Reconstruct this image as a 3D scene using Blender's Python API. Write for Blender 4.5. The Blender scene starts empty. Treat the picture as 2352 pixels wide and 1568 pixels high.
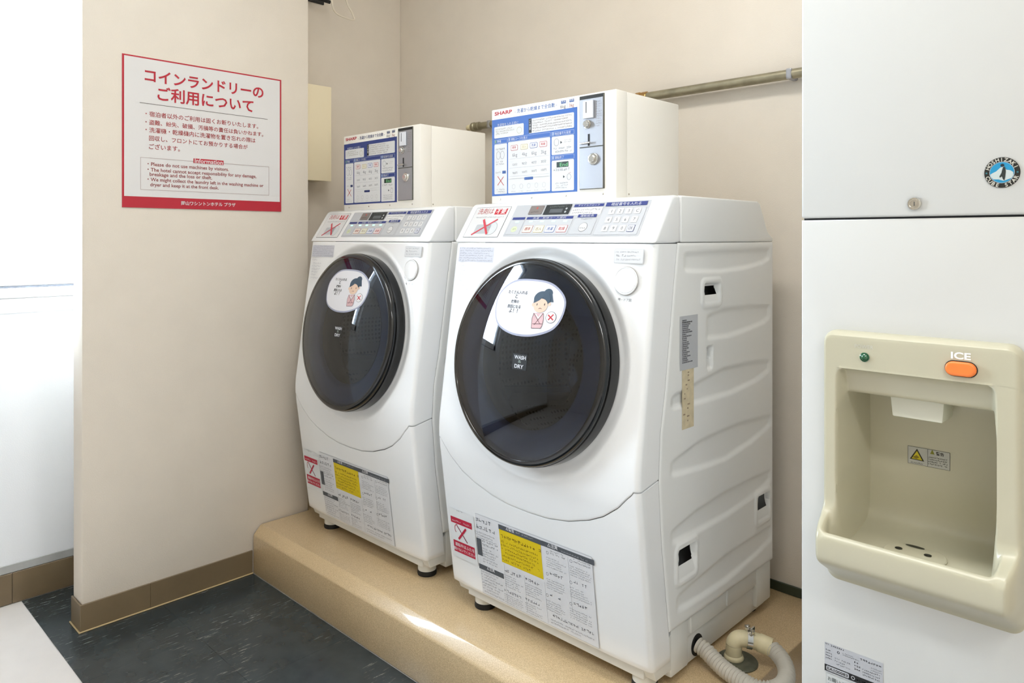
import bpy, bmesh, math, random
from mathutils import Vector, Matrix
R = random.Random(7)
SC = bpy.context.scene
COL = SC.collection

# ------------------------------------------------------------------ camera, daylight, lamps, exposure
F, CX, HY, H = 1685.0, 1176.0, 547.0, 1.12
TH = math.atan(1624 / 1685)
ct, st = math.cos(TH), math.sin(TH)
cam = bpy.data.cameras.new('camera'); camo = bpy.data.objects.new('camera', cam); COL.objects.link(camo)
cam.sensor_width = 36; cam.lens = 36 * F / 2352; cam.shift_y = -(784 - HY) / 2352
cam.clip_start = .02
camo.location = (0, 0, H); camo.rotation_euler = (math.pi / 2, 0, TH)
SC.camera = camo

SC.view_settings.view_transform = 'Standard'; SC.view_settings.look = 'None'
SC.view_settings.gamma = 1; SC.view_settings.use_curve_mapping = False
SC.view_settings.exposure = 0.49
W = bpy.data.worlds.new('daylight'); SC.world = W; W.use_nodes = True
bg = W.node_tree.nodes['Background']; bg.inputs[0].default_value = (.72, .85, 1.0, 1); bg.inputs[1].default_value = 30.0
SC.cycles.max_bounces = 9; SC.cycles.diffuse_bounces = 6; SC.cycles.glossy_bounces = 4
SC.cycles.transparent_max_bounces = 8; SC.cycles.sample_clamp_indirect = 8
SC.cycles.use_denoising = True
SC.cycles.caustics_reflective = False; SC.cycles.caustics_refractive = False

def area(name, loc, rot, sx, sy, power, col, portal=False):
    l = bpy.data.lights.new(name, 'AREA'); l.shape = 'RECTANGLE'; l.size = sx; l.size_y = sy
    l.energy = power; l.color = col
    if portal: l.cycles.is_portal = True
    o = bpy.data.objects.new(name, l); COL.objects.link(o); o.location = loc; o.rotation_euler = rot
    return o
WY0, WY1, WZ0, WZ1 = .08, .915, .94, 2.2
area('window_portal', (-2.69, (WY0 + WY1) / 2, (WZ0 + WZ1) / 2), (0, -math.pi / 2, 0), WZ1 - WZ0, WY1 - WY0, 1, (1, 1, 1), True)
LAMPS = [(-.80, .80), (.9, -.2)]
for lx, ly in LAMPS:
    area('ceiling_lamp_light', (lx, ly, 2.515), (0, 0, 0), 1.15, .24, 11 if ly > 0 else 18, (1, .985, .955) if ly > 0 else (.93, .97, 1))

# ------------------------------------------------------------------ pixel -> point on a real surface
def ray(u, v):
    a = (u - CX) / F; b = (HY - v) / F
    return Vector((a * ct - st, a * st + ct, b))
class Fr:
    "a flat surface in the room: origin, right, up, outward"
    def __init__(s, o, u, v):
        s.o = Vector(o); s.u = Vector(u).normalized(); s.v = Vector(v).normalized(); s.n = s.u.cross(s.v)
    def pt(s, a, b, h=0): return s.o + s.u * a + s.v * b + s.n * h
    def ab(s, px, py, h=0):
        r = ray(px, py); c = Vector((0, 0, H)); o = s.o + s.n * h
        t = (o - c).dot(s.n) / r.dot(s.n); d = c + r * t - s.o
        return d.dot(s.u), d.dot(s.v)

# ------------------------------------------------------------------ materials
def lin(c):
    return tuple(((x / 255) / 12.92 if x / 255 <= .04045 else ((x / 255 + .055) / 1.055) ** 2.4) for x in c)
MATS = {}
def mat(name, rgb, rough=.5, metal=0, coat=0, spec=.5, emit=0, noise=0, nscale=40, bump=0, bscale=200, alpha=None, linear=False):
    if name in MATS: return MATS[name]
    m = bpy.data.materials.new(name); m.use_nodes = True; nt = m.node_tree; p = nt.nodes['Principled BSDF']
    c = rgb if linear else lin(rgb)
    p.inputs['Base Color'].default_value = (*c, 1); p.inputs['Roughness'].default_value = rough
    p.inputs['Metallic'].default_value = metal; p.inputs['Specular IOR Level'].default_value = spec
    p.inputs['Coat Weight'].default_value = coat; p.inputs['Coat Roughness'].default_value = .06
    if emit:
        p.inputs['Emission Color'].default_value = (*c, 1); p.inputs['Emission Strength'].default_value = emit
    if noise or bump:
        tc = nt.nodes.new('ShaderNodeTexCoord')
        if noise:
            n = nt.nodes.new('ShaderNodeTexNoise'); n.inputs['Scale'].default_value = nscale; n.inputs['Detail'].default_value = 6
            nt.links.new(tc.outputs['Object'], n.inputs['Vector'])
            r = nt.nodes.new('ShaderNodeValToRGB'); r.color_ramp.elements[0].position = .3; r.color_ramp.elements[1].position = .7
            r.color_ramp.elements[0].color = (*[x * (1 - noise) for x in c], 1); r.color_ramp.elements[1].color = (*[min(1, x * (1 + noise)) for x in c], 1)
            nt.links.new(n.outputs['Fac'], r.inputs[0]); nt.links.new(r.outputs[0], p.inputs['Base Color'])
        if bump:
            n = nt.nodes.new('ShaderNodeTexNoise'); n.inputs['Scale'].default_value = bscale; n.inputs['Detail'].default_value = 3
            nt.links.new(tc.outputs['Object'], n.inputs['Vector'])
            b = nt.nodes.new('ShaderNodeBump'); b.inputs['Strength'].default_value = bump; b.inputs['Distance'].default_value = .002
            nt.links.new(n.outputs['Fac'], b.inputs['Height']); nt.links.new(b.outputs[0], p.inputs['Normal'])
    MATS[name] = m; return m
def ink(rgb): return mat('ink_%02x%02x%02x' % tuple(rgb), tuple(x * .76 for x in lin(rgb)), .5, linear=True)
def smoke_glass(name, tint, gloss_ior=1.5):
    m = bpy.data.materials.new(name); m.use_nodes = True; nt = m.node_tree; nt.nodes.clear()
    o = nt.nodes.new('ShaderNodeOutputMaterial'); mx = nt.nodes.new('ShaderNodeMixShader'); t = nt.nodes.new('ShaderNodeBsdfTransparent')
    g = nt.nodes.new('ShaderNodeBsdfGlossy'); f = nt.nodes.new('ShaderNodeFresnel'); f.inputs[0].default_value = gloss_ior
    t.inputs[0].default_value = (*tint, 1); g.inputs['Roughness'].default_value = .015; g.inputs['Color'].default_value = (.95, .97, 1, 1)
    nt.links.new(f.outputs[0], mx.inputs[0]); nt.links.new(t.outputs[0], mx.inputs[1]); nt.links.new(g.outputs[0], mx.inputs[2]); nt.links.new(mx.outputs[0], o.inputs[0])
    MATS[name] = m; return m

M_WALL = mat('beige_wallpaper', (225, 216, 203), .8, noise=.02, nscale=9, bump=.35, bscale=420)
M_WALLW = mat('white_wall_paint', (240, 244, 250), .7, bump=.2, bscale=300)
M_CEIL = mat('ceiling_paint', (238, 236, 230), .8, bump=.2)
M_WHITE = mat('washer_white_plastic', (236, 237, 238), .22, coat=.5)
M_SIDE = mat('washer_painted_steel', (228, 228, 226), .33)
M_BASE = mat('washer_base_plastic', (218, 218, 214), .4)
M_BOX = mat('coin_box_paint', (240, 237, 230), .38)
M_ICE = mat('ice_cabinet_enamel', (208, 208, 205), .3)
M_BEZEL = mat('bezel_beige_plastic', (190, 185, 162), .28, noise=.015, nscale=12)
M_RUBBER = mat('black_rubber', (22, 22, 22), .6)
M_NAVY = mat('door_rim_plastic', (12, 13, 16), .14, coat=.35)
M_ANN = mat('door_backing', (84, 98, 132), .2)
M_CHROME = mat('chrome', (215, 212, 205), .12, metal=1)
M_STEEL = mat('brushed_plate', (172, 173, 178), .36, metal=.8)
M_PIPE = mat('galvanised_pipe', (150, 143, 120), .42, metal=.6, noise=.2, nscale=30)
M_BRASS = mat('brass', (190, 150, 95), .25, metal=1)
M_CREAM = mat('cream_plastic', (226, 214, 176), .4, noise=.06, nscale=60)
M_VINYL = mat('brown_vinyl', (120, 104, 80), .4, noise=.12, nscale=7)
M_TRIM = mat('white_window_trim', (238, 240, 244), .35)
M_DARK = mat('dark_gap', (30, 31, 33), .6)
M_HOSE = mat('grey_hose', (202, 197, 186), .5)
M_GLASS = smoke_glass('smoked_door_glass', (.40, .48, .62), 1.6)
M_BOWL = smoke_glass('smoked_bowl_glass', (.45, .46, .48), 1.45)
M_PANE = smoke_glass('window_glass', (.97, .98, .98), 1.2)
M_RED = ink((198, 30, 50)); M_PAPER = ink((250, 248, 247))

def noise_floor():
    m = mat('dark_vinyl_tile', (60, 66, 68), .26); nt = m.node_tree; p = nt.nodes['Principled BSDF']
    tc = nt.nodes.new('ShaderNodeTexCoord'); geo = nt.nodes.new('ShaderNodeNewGeometry')
    mp = nt.nodes.new('ShaderNodeMapping'); mp.inputs['Rotation'].default_value[2] = .12; mp.inputs['Scale'].default_value = (34, 3.6, 1)
    nt.links.new(geo.outputs['Position'], mp.inputs[0])
    n1 = nt.nodes.new('ShaderNodeTexNoise'); n1.inputs['Scale'].default_value = 5; n1.inputs['Detail'].default_value = 8; n1.inputs['Roughness'].default_value = .7
    nt.links.new(mp.outputs[0], n1.inputs[0])
    n2 = nt.nodes.new('ShaderNodeTexNoise'); n2.inputs['Scale'].default_value = 3.2; n2.inputs['Detail'].default_value = 3
    nt.links.new(geo.outputs['Position'], n2.inputs[0])
    r1 = nt.nodes.new('ShaderNodeValToRGB'); r1.color_ramp.elements[0].position = .585; r1.color_ramp.elements[1].position = .635
    nt.links.new(n1.outputs[0], r1.inputs[0])
    r2 = nt.nodes.new('ShaderNodeValToRGB'); r2.color_ramp.elements[0].position = .46; r2.color_ramp.elements[1].position = .58
    nt.links.new(n2.outputs[0], r2.inputs[0])
    mu = nt.nodes.new('ShaderNodeMath'); mu.operation = 'MULTIPLY'; nt.links.new(r1.outputs[0], mu.inputs[0]); nt.links.new(r2.outputs[0], mu.inputs[1])
    n3 = nt.nodes.new('ShaderNodeTexNoise'); n3.inputs['Scale'].default_value = 14; n3.inputs['Detail'].default_value = 6
    nt.links.new(geo.outputs['Position'], n3.inputs[0])
    r3 = nt.nodes.new('ShaderNodeValToRGB'); r3.color_ramp.elements[0].color = (*lin((42, 50, 54)), 1); r3.color_ramp.elements[1].color = (*lin((56, 66, 70)), 1)
    r3.color_ramp.elements[0].position = .3; r3.color_ramp.elements[1].position = .75
    nt.links.new(n3.outputs[0], r3.inputs[0])
    mx = nt.nodes.new('ShaderNodeMixRGB'); mx.inputs[2].default_value = (*lin((176, 178, 172)), 1)
    nt.links.new(mu.outputs[0], mx.inputs[0]); nt.links.new(r3.outputs[0], mx.inputs[1]); nt.links.new(mx.outputs[0], p.inputs['Base Color'])
    ro = nt.nodes.new('ShaderNodeMapRange'); ro.inputs[3].default_value = .19; ro.inputs[4].default_value = .27
    nt.links.new(n3.outputs[0], ro.inputs[0]); nt.links.new(ro.outputs[0], p.inputs['Roughness'])
    return m
M_TILE = noise_floor()
def stone():
    m = mat('terrazzo_coating', (181, 153, 112), .3, coat=.35); nt = m.node_tree; p = nt.nodes['Principled BSDF']
    geo = nt.nodes.new('ShaderNodeNewGeometry'); n = nt.nodes.new('ShaderNodeTexNoise'); n.inputs['Scale'].default_value = 560; n.inputs['Detail'].default_value = 4
    n2 = nt.nodes.new('ShaderNodeTexNoise'); n2.inputs['Scale'].default_value = 5; n2.inputs['Detail'].default_value = 4
    for k in (n, n2): nt.links.new(geo.outputs['Position'], k.inputs[0])
    r = nt.nodes.new('ShaderNodeValToRGB'); r.color_ramp.elements[0].color = (*lin((190, 163, 124)), 1); r.color_ramp.elements[1].color = (*lin((224, 199, 158)), 1)
    r.color_ramp.elements[0].position = .35; r.color_ramp.elements[1].position = .65
    nt.links.new(n.outputs[0], r.inputs[0])
    mx = nt.nodes.new('ShaderNodeMixRGB'); mx.blend_type = 'MULTIPLY'; mx.inputs[0].default_value = .12
    nt.links.new(r.outputs[0], mx.inputs[1]); nt.links.new(n2.outputs[0], mx.inputs[2]); nt.links.new(mx.outputs[0], p.inputs['Base Color'])
    b = nt.nodes.new('ShaderNodeBump'); b.inputs['Strength'].default_value = .25; b.inputs['Distance'].default_value = .001
    nt.links.new(n.outputs[0], b.inputs['Height']); nt.links.new(b.outputs[0], p.inputs['Normal'])
    return m
M_STONE = stone()
def drum_mat():
    m = mat('perforated_drum', (120, 116, 106), .3, metal=.9); nt = m.node_tree; p = nt.nodes['Principled BSDF']
    tc = nt.nodes.new('ShaderNodeTexCoord'); v = nt.nodes.new('ShaderNodeTexVoronoi'); v.inputs['Scale'].default_value = 70; v.inputs['Randomness'].default_value = .1
    nt.links.new(tc.outputs['Object'], v.inputs['Vector'])
    r = nt.nodes.new('ShaderNodeValToRGB'); r.color_ramp.elements[0].color = (.02, .02, .02, 1); r.color_ramp.elements[0].position = .25
    r.color_ramp.elements[1].color = (*lin((170, 165, 150)), 1); r.color_ramp.elements[1].position = .35
    nt.links.new(v.outputs['Distance'], r.inputs[0]); nt.links.new(r.outputs[0], p.inputs['Base Color'])
    return m
M_DRUM = drum_mat()

# ------------------------------------------------------------------ object helpers
OG = {}
def origin(o):
    while o is not None:
        if o.name in OG: return OG[o.name]
        o = o.parent
    return Vector((0, 0, 0))
def thing(name, label, cat, loc, group=None):
    o = bpy.data.objects.new(name, None); COL.objects.link(o); o.location = loc; o.empty_display_size = .1
    o['label'] = label; o['category'] = cat
    if group: o['group'] = group
    OG[o.name] = Vector(loc); return o
def tag(o, label, cat, group=None):
    o['label'] = label; o['category'] = cat
    if group: o['group'] = group
    return o
def mk(name, verts, faces, mats, parent=None, mi=None, smooth=None, label=None, loc=None):
    og = origin(parent) if parent else Vector(loc if loc else (0, 0, 0))
    me = bpy.data.meshes.new(name); me.from_pydata([tuple(Vector(v) - og) for v in verts], [], faces)
    if not isinstance(mats, (list, tuple)): mats = [mats]
    for m in mats: me.materials.append(m)
    if mi: me.polygons.foreach_set('material_index', mi)
    if smooth is not None:
        me.polygons.foreach_set('use_smooth', [True] * len(me.polygons))
        if smooth < 180: me.set_sharp_from_angle(angle=math.radians(smooth))
    me.update()
    o = bpy.data.objects.new(name, me); COL.objects.link(o)
    if parent: o.parent = parent
    else:
        o.location = og
    if label: o['label'] = label
    return o
def bmd(bm):
    bm.verts.ensure_lookup_table(); bm.verts.index_update()
    return [v.co.copy() for v in bm.verts], [[v.index for v in f.verts] for f in bm.faces]
def boxd(x0, x1, y0, y1, z0, z1, bev=0, seg=2):
    bm = bmesh.new(); bmesh.ops.create_cube(bm, size=1)
    for v in bm.verts:
        v.co = Vector(((x0 + x1) / 2 + v.co.x * (x1 - x0), (y0 + y1) / 2 + v.co.y * (y1 - y0), (z0 + z1) / 2 + v.co.z * (z1 - z0)))
    if bev: bmesh.ops.bevel(bm, geom=bm.edges[:], offset=bev, segments=seg, affect='EDGES', profile=.5)
    r = bmd(bm); bm.free(); return r
def join(*parts):
    V, Fc = [], []
    for v, f in parts:
        k = len(V); V += list(v); Fc += [[i + k for i in g] for g in f]
    return V, Fc
def box(name, b, m, parent=None, bev=0, seg=2, **k):
    v, f = boxd(*b, bev=bev, seg=seg); return mk(name, v, f, m, parent, smooth=40 if bev else None, **k)
def prism(poly, x0, x1, bev=0, axis='x', seg=3):
    "polygon in the Y-Z plane (axis x) or X-Z plane (axis y) pushed along the axis"
    bm = bmesh.new()
    P = (lambda t, p: (t, p[0], p[1])) if axis == 'x' else (lambda t, p: (p[0], t, p[1]))
    A = [bm.verts.new(P(x0, p)) for p in poly]; B = [bm.verts.new(P(x1, p)) for p in poly]; n = len(poly)
    bm.faces.new(A); bm.faces.new(B[::-1])
    for i in range(n): bm.faces.new((A[i], B[i], B[(i + 1) % n], A[(i + 1) % n]))
    bmesh.ops.recalc_face_normals(bm, faces=bm.faces[:])
    if bev:
        E_ = [e for e in bm.edges if e.calc_face_angle(0) > .5]
        bmesh.ops.bevel(bm, geom=E_, offset=bev, segments=seg, affect='EDGES', profile=.5)
    r = bmd(bm); bm.free(); return r
def grid_faces(nr, nc, skip=None, flip=False):
    fs = []
    for i in range(nr - 1):
        for j in range(nc - 1):
            if skip and skip(i, j): continue
            q = [i * nc + j, i * nc + j + 1, (i + 1) * nc + j + 1, (i + 1) * nc + j]
            fs.append(q[::-1] if flip else q)
    return fs
def lathe(prof, fr, ca=0, cb=0, seg=72, sx=1, sy=1):
    V, Fc = [], []
    for r, h in prof:
        for k in range(seg):
            t = 2 * math.pi * k / seg; V.append(fr.pt(ca + r * sx * math.cos(t), cb + r * sy * math.sin(t), h))
    for i in range(len(prof) - 1):
        for k in range(seg):
            Fc.append([i * seg + k, (i + 1) * seg + k, (i + 1) * seg + (k + 1) % seg, i * seg + (k + 1) % seg])
    return V, Fc
def capd(prof, fr, ca=0, cb=0, seg=32):
    v, f = lathe(prof, fr, ca, cb, seg); n = (len(prof) - 1) * seg; f.append(list(range(n, n + seg))); return v, f
def tube(pts, rad, seg=16, ridge=0, pitch=.006, cap=True):
    "a pipe along a smooth path; ridge makes it corrugated"
    P = [Vector(p) for p in pts]; dense = []
    if len(P) == 2: dense = [P[0].lerp(P[1], i / 8) for i in range(9)]
    else:
        for i in range(len(P) - 1):
            a = P[max(i - 1, 0)]; b = P[i]; c = P[i + 1]; d = P[min(i + 2, len(P) - 1)]
            for k in range(24):
                t = k / 24
                dense.append(.5 * ((2 * b) + (c - a) * t + (2 * a - 5 * b + 4 * c - d) * t * t + (3 * b - a - 3 * c + d) * t ** 3))
        dense.append(P[-1])
    if ridge:
        L = [0]
        for i in range(1, len(dense)): L.append(L[-1] + (dense[i] - dense[i - 1]).length)
        n = int(L[-1] / pitch * 4); out = []; j = 0
        for k in range(n + 1):
            s = L[-1] * k / n
            while j < len(L) - 2 and L[j + 1] < s: j += 1
            out.append(dense[j].lerp(dense[j + 1], (s - L[j]) / max(1e-9, L[j + 1] - L[j])))
        dense = out
    V, Fc = [], []; up = Vector((0, 0, 1))
    for i, p in enumerate(dense):
        t = (dense[min(i + 1, len(dense) - 1)] - dense[max(i - 1, 0)]).normalized()
        x = up.cross(t)
        if x.length < .1: x = Vector((1, 0, 0)).cross(t)
        x.normalize(); y = t.cross(x)
        rr = rad - (ridge * (0, .5, 1, .5)[i % 4] if ridge else 0)
        for k in range(seg):
            a = 2 * math.pi * k / seg; V.append(p + (x * math.cos(a) + y * math.sin(a)) * rr)
    for i in range(len(dense) - 1):
        for k in range(seg): Fc.append([i * seg + k, i * seg + (k + 1) % seg, (i + 1) * seg + (k + 1) % seg, (i + 1) * seg + k])
    if cap: Fc.append(list(range(seg))[::-1]); Fc.append([(len(dense) - 1) * seg + k for k in range(seg)])
    return V, Fc
def interp(tab, x):
    if x <= tab[0][0]: return tab[0][1]
    for (a, b), (c, d) in zip(tab, tab[1:]):
        if x <= c: return b + (d - b) * (x - a) / (c - a)
    return tab[-1][1]
def sstep(x): x = max(0, min(1, x)); return x * x * (3 - 2 * x)

# ------------------------------------------------------------------ flat print: lettering and graphics as thin geometry
TXT = {}
def text_mesh(s, bold=0.0):
    k = (s, bold)
    if k not in TXT:
        c = bpy.data.curves.new('lettering', 'FONT'); c.body = s; c.size = 1; c.offset = bold; c.resolution_u = 2 if bold < .02 else 4
        o = bpy.data.objects.new('lettering', c); COL.objects.link(o)
        dg = bpy.context.evaluated_depsgraph_get(); me = bpy.data.meshes.new_from_object(o.evaluated_get(dg))
        V = [(v.co.x, v.co.y) for v in me.vertices]; Fc = [list(p.vertices) for p in me.polygons]
        bpy.data.objects.remove(o); bpy.data.meshes.remove(me); bpy.data.curves.remove(c)
        xs = [v[0] for v in V]; ys = [v[1] for v in V]
        TXT[k] = (V, Fc, min(xs), max(xs), min(ys), max(ys))
    return TXT[k]
class Deck:
    def __init__(s, fr, base=.0004, fn=None, step=.00025):
        s.fr = fr; s.V = []; s.F = []; s.I = []; s.mats = []; s.base = base; s.step = step; s.fn = fn or fr.pt; s.off = base
    def mi(s, rgb):
        m = ink(rgb) if isinstance(rgb, tuple) else rgb
        if m not in s.mats: s.mats.append(m)
        return s.mats.index(m)
    def add(s, V2, faces, rgb, layer):
        k = len(s.V); h = s.base + layer * s.step
        s.V += [s.fn(a, b, h) for a, b in V2]; s.F += [[i + k for i in f] for f in faces]; s.I += [s.mi(rgb)] * len(faces)
    def poly(s, pts, rgb, layer=1): s.add(pts, [list(range(len(pts)))], rgb, layer)
    def P(s, px, py): return s.fr.ab(px, py, s.off)
    def rect(s, a0, b0, a1, b1, rgb, layer=1, r=0):
        a0, a1 = min(a0, a1), max(a0, a1); b0, b1 = min(b0, b1), max(b0, b1)
        if not r: return s.poly([(a0, b0), (a1, b0), (a1, b1), (a0, b1)], rgb, layer)
        r = min(r, (a1 - a0) / 2.01, (b1 - b0) / 2.01); pts = []
        for cx, cy, t0 in ((a1 - r, b0 + r, -90), (a1 - r, b1 - r, 0), (a0 + r, b1 - r, 90), (a0 + r, b0 + r, 180)):
            for k in range(5):
                t = math.radians(t0 + k * 22.5); pts.append((cx + r * math.cos(t), cy + r * math.sin(t)))
        s.poly(pts, rgb, layer)
    def R(s, x0, y0, x1, y1, rgb, layer=1, r=0, border=None, bw=.0012):
        "rectangle from its top left and bottom right picture corners"
        a0, b1 = s.P(x0, y0); a1, b0 = s.P(x1, y1)
        if border:
            s.rect(a0, b0, a1, b1, border, layer, r); s.rect(a0 + bw, b0 + bw, a1 - bw, b1 - bw, rgb, layer + 1, max(0, r - bw))
        else: s.rect(a0, b0, a1, b1, rgb, layer, r)
        return a0, b0, a1, b1
    def disc(s, a, b, ra, rb, rgb, layer=1, n=40, rings=1):
        V = [(a, b)]; Fc = []
        for q in range(1, rings + 1):
            for k in range(n):
                t = 2 * math.pi * k / n; V.append((a + ra * q / rings * math.cos(t), b + rb * q / rings * math.sin(t)))
        for k in range(n): Fc.append([0, 1 + k, 1 + (k + 1) % n])
        for q in range(1, rings):
            for k in range(n):
                i = 1 + (q - 1) * n + k; j = 1 + (q - 1) * n + (k + 1) % n; Fc.append([i, i + n, j + n, j])
        s.add(V, Fc, rgb, layer)
    def ring(s, a, b, ra, rb, w, rgb, layer=1, n=40):
        V = []
        for k in range(n):
            t = 2 * math.pi * k / n; V += [(a + ra * math.cos(t), b + rb * math.sin(t)), (a + (ra - w) * math.cos(t), b + (rb - w) * math.sin(t))]
        s.add(V, [[2 * k, 2 * ((k + 1) % n), 2 * ((k + 1) % n) + 1, 2 * k + 1] for k in range(n)], rgb, layer)
    def line(s, p, q, w, rgb, layer=1):
        p = Vector(p); q = Vector(q); d = (q - p).normalized(); n = Vector((-d.y, d.x)) * w / 2
        s.poly([tuple(p + n), tuple(p - n), tuple(q - n), tuple(q + n)], rgb, layer)
    def text(s, str_, a0, b0, a1, rgb, layer=2, bold=0, sy=1, hgt=None):
        V, Fc, x0, x1, y0, y1 = text_mesh(str_, bold)
        k = (a1 - a0) / (x1 - x0); ky = k * sy if hgt is None else hgt / (y1 - y0)
        s.add([(a0 + (x - x0) * k, b0 + (y - (0 if hgt is None else y0)) * ky) for x, y in V], Fc, rgb, layer)
    def T(s, str_, x0, y0, x1, rgb, layer=2, bold=0, sy=1, y1=None):
        "text between two picture columns; y0 its base line at the left end, y1 (optional) its top there"
        a0, b0 = s.P(x0, y0); a1 = s.P(x1, y0)[0]
        s.text(str_, a0, b0, a1, rgb, layer, bold, sy, None if y1 is None else s.P(x0, y1)[1] - b0)
    def arc(s, str_, a, b, ra, rb, t0, t1, size, rgb, layer, bottom=False, bold=.02):
        n = len(str_)
        for i, ch in enumerate(str_):
            if ch == ' ': continue
            t = math.radians(t0 + (t1 - t0) * i / (n - 1)); V, Fc, x0, x1, y0, y1 = text_mesh(ch, bold)
            cx, cy = a + ra * math.cos(t), b + rb * math.sin(t); ang = t + (math.pi / 2 if bottom else -math.pi / 2)
            c_, s_ = math.cos(ang), math.sin(ang); mx, my = (x0 + x1) / 2, .36
            s.add([(cx + ((x - mx) * c_ - (y - my) * s_) * size, cy + ((x - mx) * s_ + (y - my) * c_) * size) for x, y in V], Fc, rgb, layer)
    def small(s, a0, b0, a1, b1, rows, rgb, layer=2, fill=.62, ragged=.35, w=.13):
        "rows of print too fine to read in the photograph: strokes of character size"
        a0, a1 = min(a0, a1), max(a0, a1); b0, b1 = min(b0, b1), max(b0, b1); rh = (b1 - b0) / rows; ch = rh * fill; V = []; Fc = []
        def q(x, y, xx, yy):
            k = len(V); V.extend([(x, y), (xx, y), (xx, yy), (x, yy)]); Fc.append([k, k + 1, k + 2, k + 3])
        for r in range(rows):
            y = b1 - (r + 1) * rh + (rh - ch) / 2; x = a0; end = a1 - (a1 - a0) * (R.random() * ragged if R.random() < .5 else 0)
            while x + ch * .9 < end:
                g = ch * .86; t = ch * w
                if R.random() < .93:
                    for k in range(R.choice((1, 2, 2))):
                        yy = y + R.random() * (ch - t); q(x, yy, x + g * (.6 + .4 * R.random()), yy + t)
                    xx = x + R.random() * (g - t); q(xx, y + R.random() * ch * .2, xx + t, y + ch * (.7 + .3 * R.random()))
                x += ch * 1.02
        if Fc: s.add(V, Fc, rgb, layer)
    def S(s, x0, y0, x1, y1, rows, rgb, layer=2, **k):
        a0, b1 = s.P(x0, y0); a1, b0 = s.P(x1, y1); s.small(a0, b0, a1, b1, rows, rgb, layer, **k)
    def build(s, name, parent, **k): return mk(name, s.V, s.F, s.mats, parent, mi=s.I, **k)
class Crop:
    "reads positions measured in an enlarged crop of the photograph"
    def __init__(s, d, x, y, k): s.d = d; s.x = x; s.y = y; s.k = k
    def X(s, x): return s.x + x * s.k
    def Y(s, y): return s.y + y * s.k
    def R(s, x0, y0, x1, y1, *a, **k): return s.d.R(s.X(x0), s.Y(y0), s.X(x1), s.Y(y1), *a, **k)
    def T(s, t, x0, y0, x1, *a, **k):
        if 'y1' in k: k['y1'] = s.Y(k['y1'])
        return s.d.T(t, s.X(x0), s.Y(y0), s.X(x1), *a, **k)
    def S(s, x0, y0, x1, y1, *a, **k): return s.d.S(s.X(x0), s.Y(y0), s.X(x1), s.Y(y1), *a, **k)
    def P(s, x, y): return s.d.P(s.X(x), s.Y(y))
    def L(s, x0, y0, x1, y1, w, rgb, layer=2): s.d.line(s.P(x0, y0), s.P(x1, y1), w, rgb, layer)
    def poly(s, pts, rgb, layer=2): s.d.poly([s.P(*p) for p in pts], rgb, layer)

# ================================================================== THE ROOM
def struct(o): o['kind'] = 'structure'; return o
XS, XW, XA, YB, ZC = -2.33, -2.67, -2.55, 1.95, 2.6
XR_, YF_ = 1.35, -2.4
fl = struct(box('floor', (XW - .15, XR_ + .1, YF_ - .1, YB + .1, -.1, -.0015), mat('pale_vinyl_floor', (238, 234, 232), .25, noise=.02, nscale=14)))
# dark vinyl tiles laid between the pale floor and the plinth
tile_me = None
ny = 2; tw = .3; th = (1.165 - .58) / ny
for j in range(ny):
    x = -2.662
    while x < .9:
        x1 = x + tw
        if True:
            if tile_me is None:
                o = box('tile', (x + .0003, x1 - .0003, .58 + j * th + .0003, .58 + (j + 1) * th - .0003, -.0012, .0004), M_TILE, fl, bev=.0003, seg=1)
                tile_me = o.data; tx, ty = x, .58 + j * th
            else:
                o = bpy.data.objects.new('tile', tile_me); COL.objects.link(o); o.parent = fl; o.location = (x - tx, .58 + j * th - ty, 0)
        x = x1
struct(box('ceiling', (XW - .15, XR_ + .1, YF_ - .1, YB + .1, ZC, ZC + .1), M_CEIL))
struct(box('wall_back', (XW - .15, XR_ + .1, YB, YB + .1, 0, ZC), M_WALL))
struct(box('wall_right', (XR_, XR_ + .1, YF_, YB, 0, ZC), M_WALL))
struct(box('wall_front', (XW, XR_, YF_ - .1, YF_, 0, ZC), M_WALL))
# window wall with its opening
v, f = join(boxd(XW - .14, XW, YF_, YB, 0, WZ0), boxd(XW - .14, XW, YF_, YB, WZ1, ZC), boxd(XW - .14, XW, YF_, WY0, WZ0, WZ1), boxd(XW - .14, XW, WY1, YB, WZ0, WZ1))
struct(mk('wall_left', v, f, M_WALLW))
# partition carrying the sign, and the alcove side behind it
v, f = join(boxd(-2.411, XS, .654, 1.375, 0, ZC, .004), boxd(XW + .001, -2.4115, .92, 1.375, 0, ZC), boxd(XW + .001, XA, 1.3755, YB - .001, 0, ZC))
struct(mk('wall_partition', v, f, M_WALL, smooth=40))
# window
wn = struct(mk('window_1', *boxd(XW - .1, XW - .096, WY0 + .04, WY1 - .04, WZ0 + .09, WZ1 - .04), M_PANE))
v, f = join(boxd(XW - .12, XW - .05, WY0, WY1, WZ0 + .03, WZ0 + .095, .004), boxd(XW - .12, XW - .05, WY0, WY1, WZ1 - .05, WZ1, .004),
            boxd(XW - .12, XW - .05, WY0, WY0 + .05, WZ0 + .03, WZ1, .004), boxd(XW - .12, XW - .05, WY1 - .05, WY1, WZ0 + .03, WZ1, .004))
mk('window_frame', v, f, M_TRIM, wn, smooth=40)
mk('window_track', *boxd(XW - .11, XW - .045, WY0 + .01, WY1 - .01, WZ0 + .0235, WZ0 + .03), mat('track_grey', (120, 126, 138), .5), wn)
mk('window_sill', *join(boxd(XW - .13, XW + .012, WY0 - .02, WY1, WZ0 - .004, WZ0 + .018, .004), boxd(XW + .0005, XW + .007, WY0 - .02, WY1, WZ0 - .05, WZ0 - .005, .002)), M_TRIM, wn, smooth=40)
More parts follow.
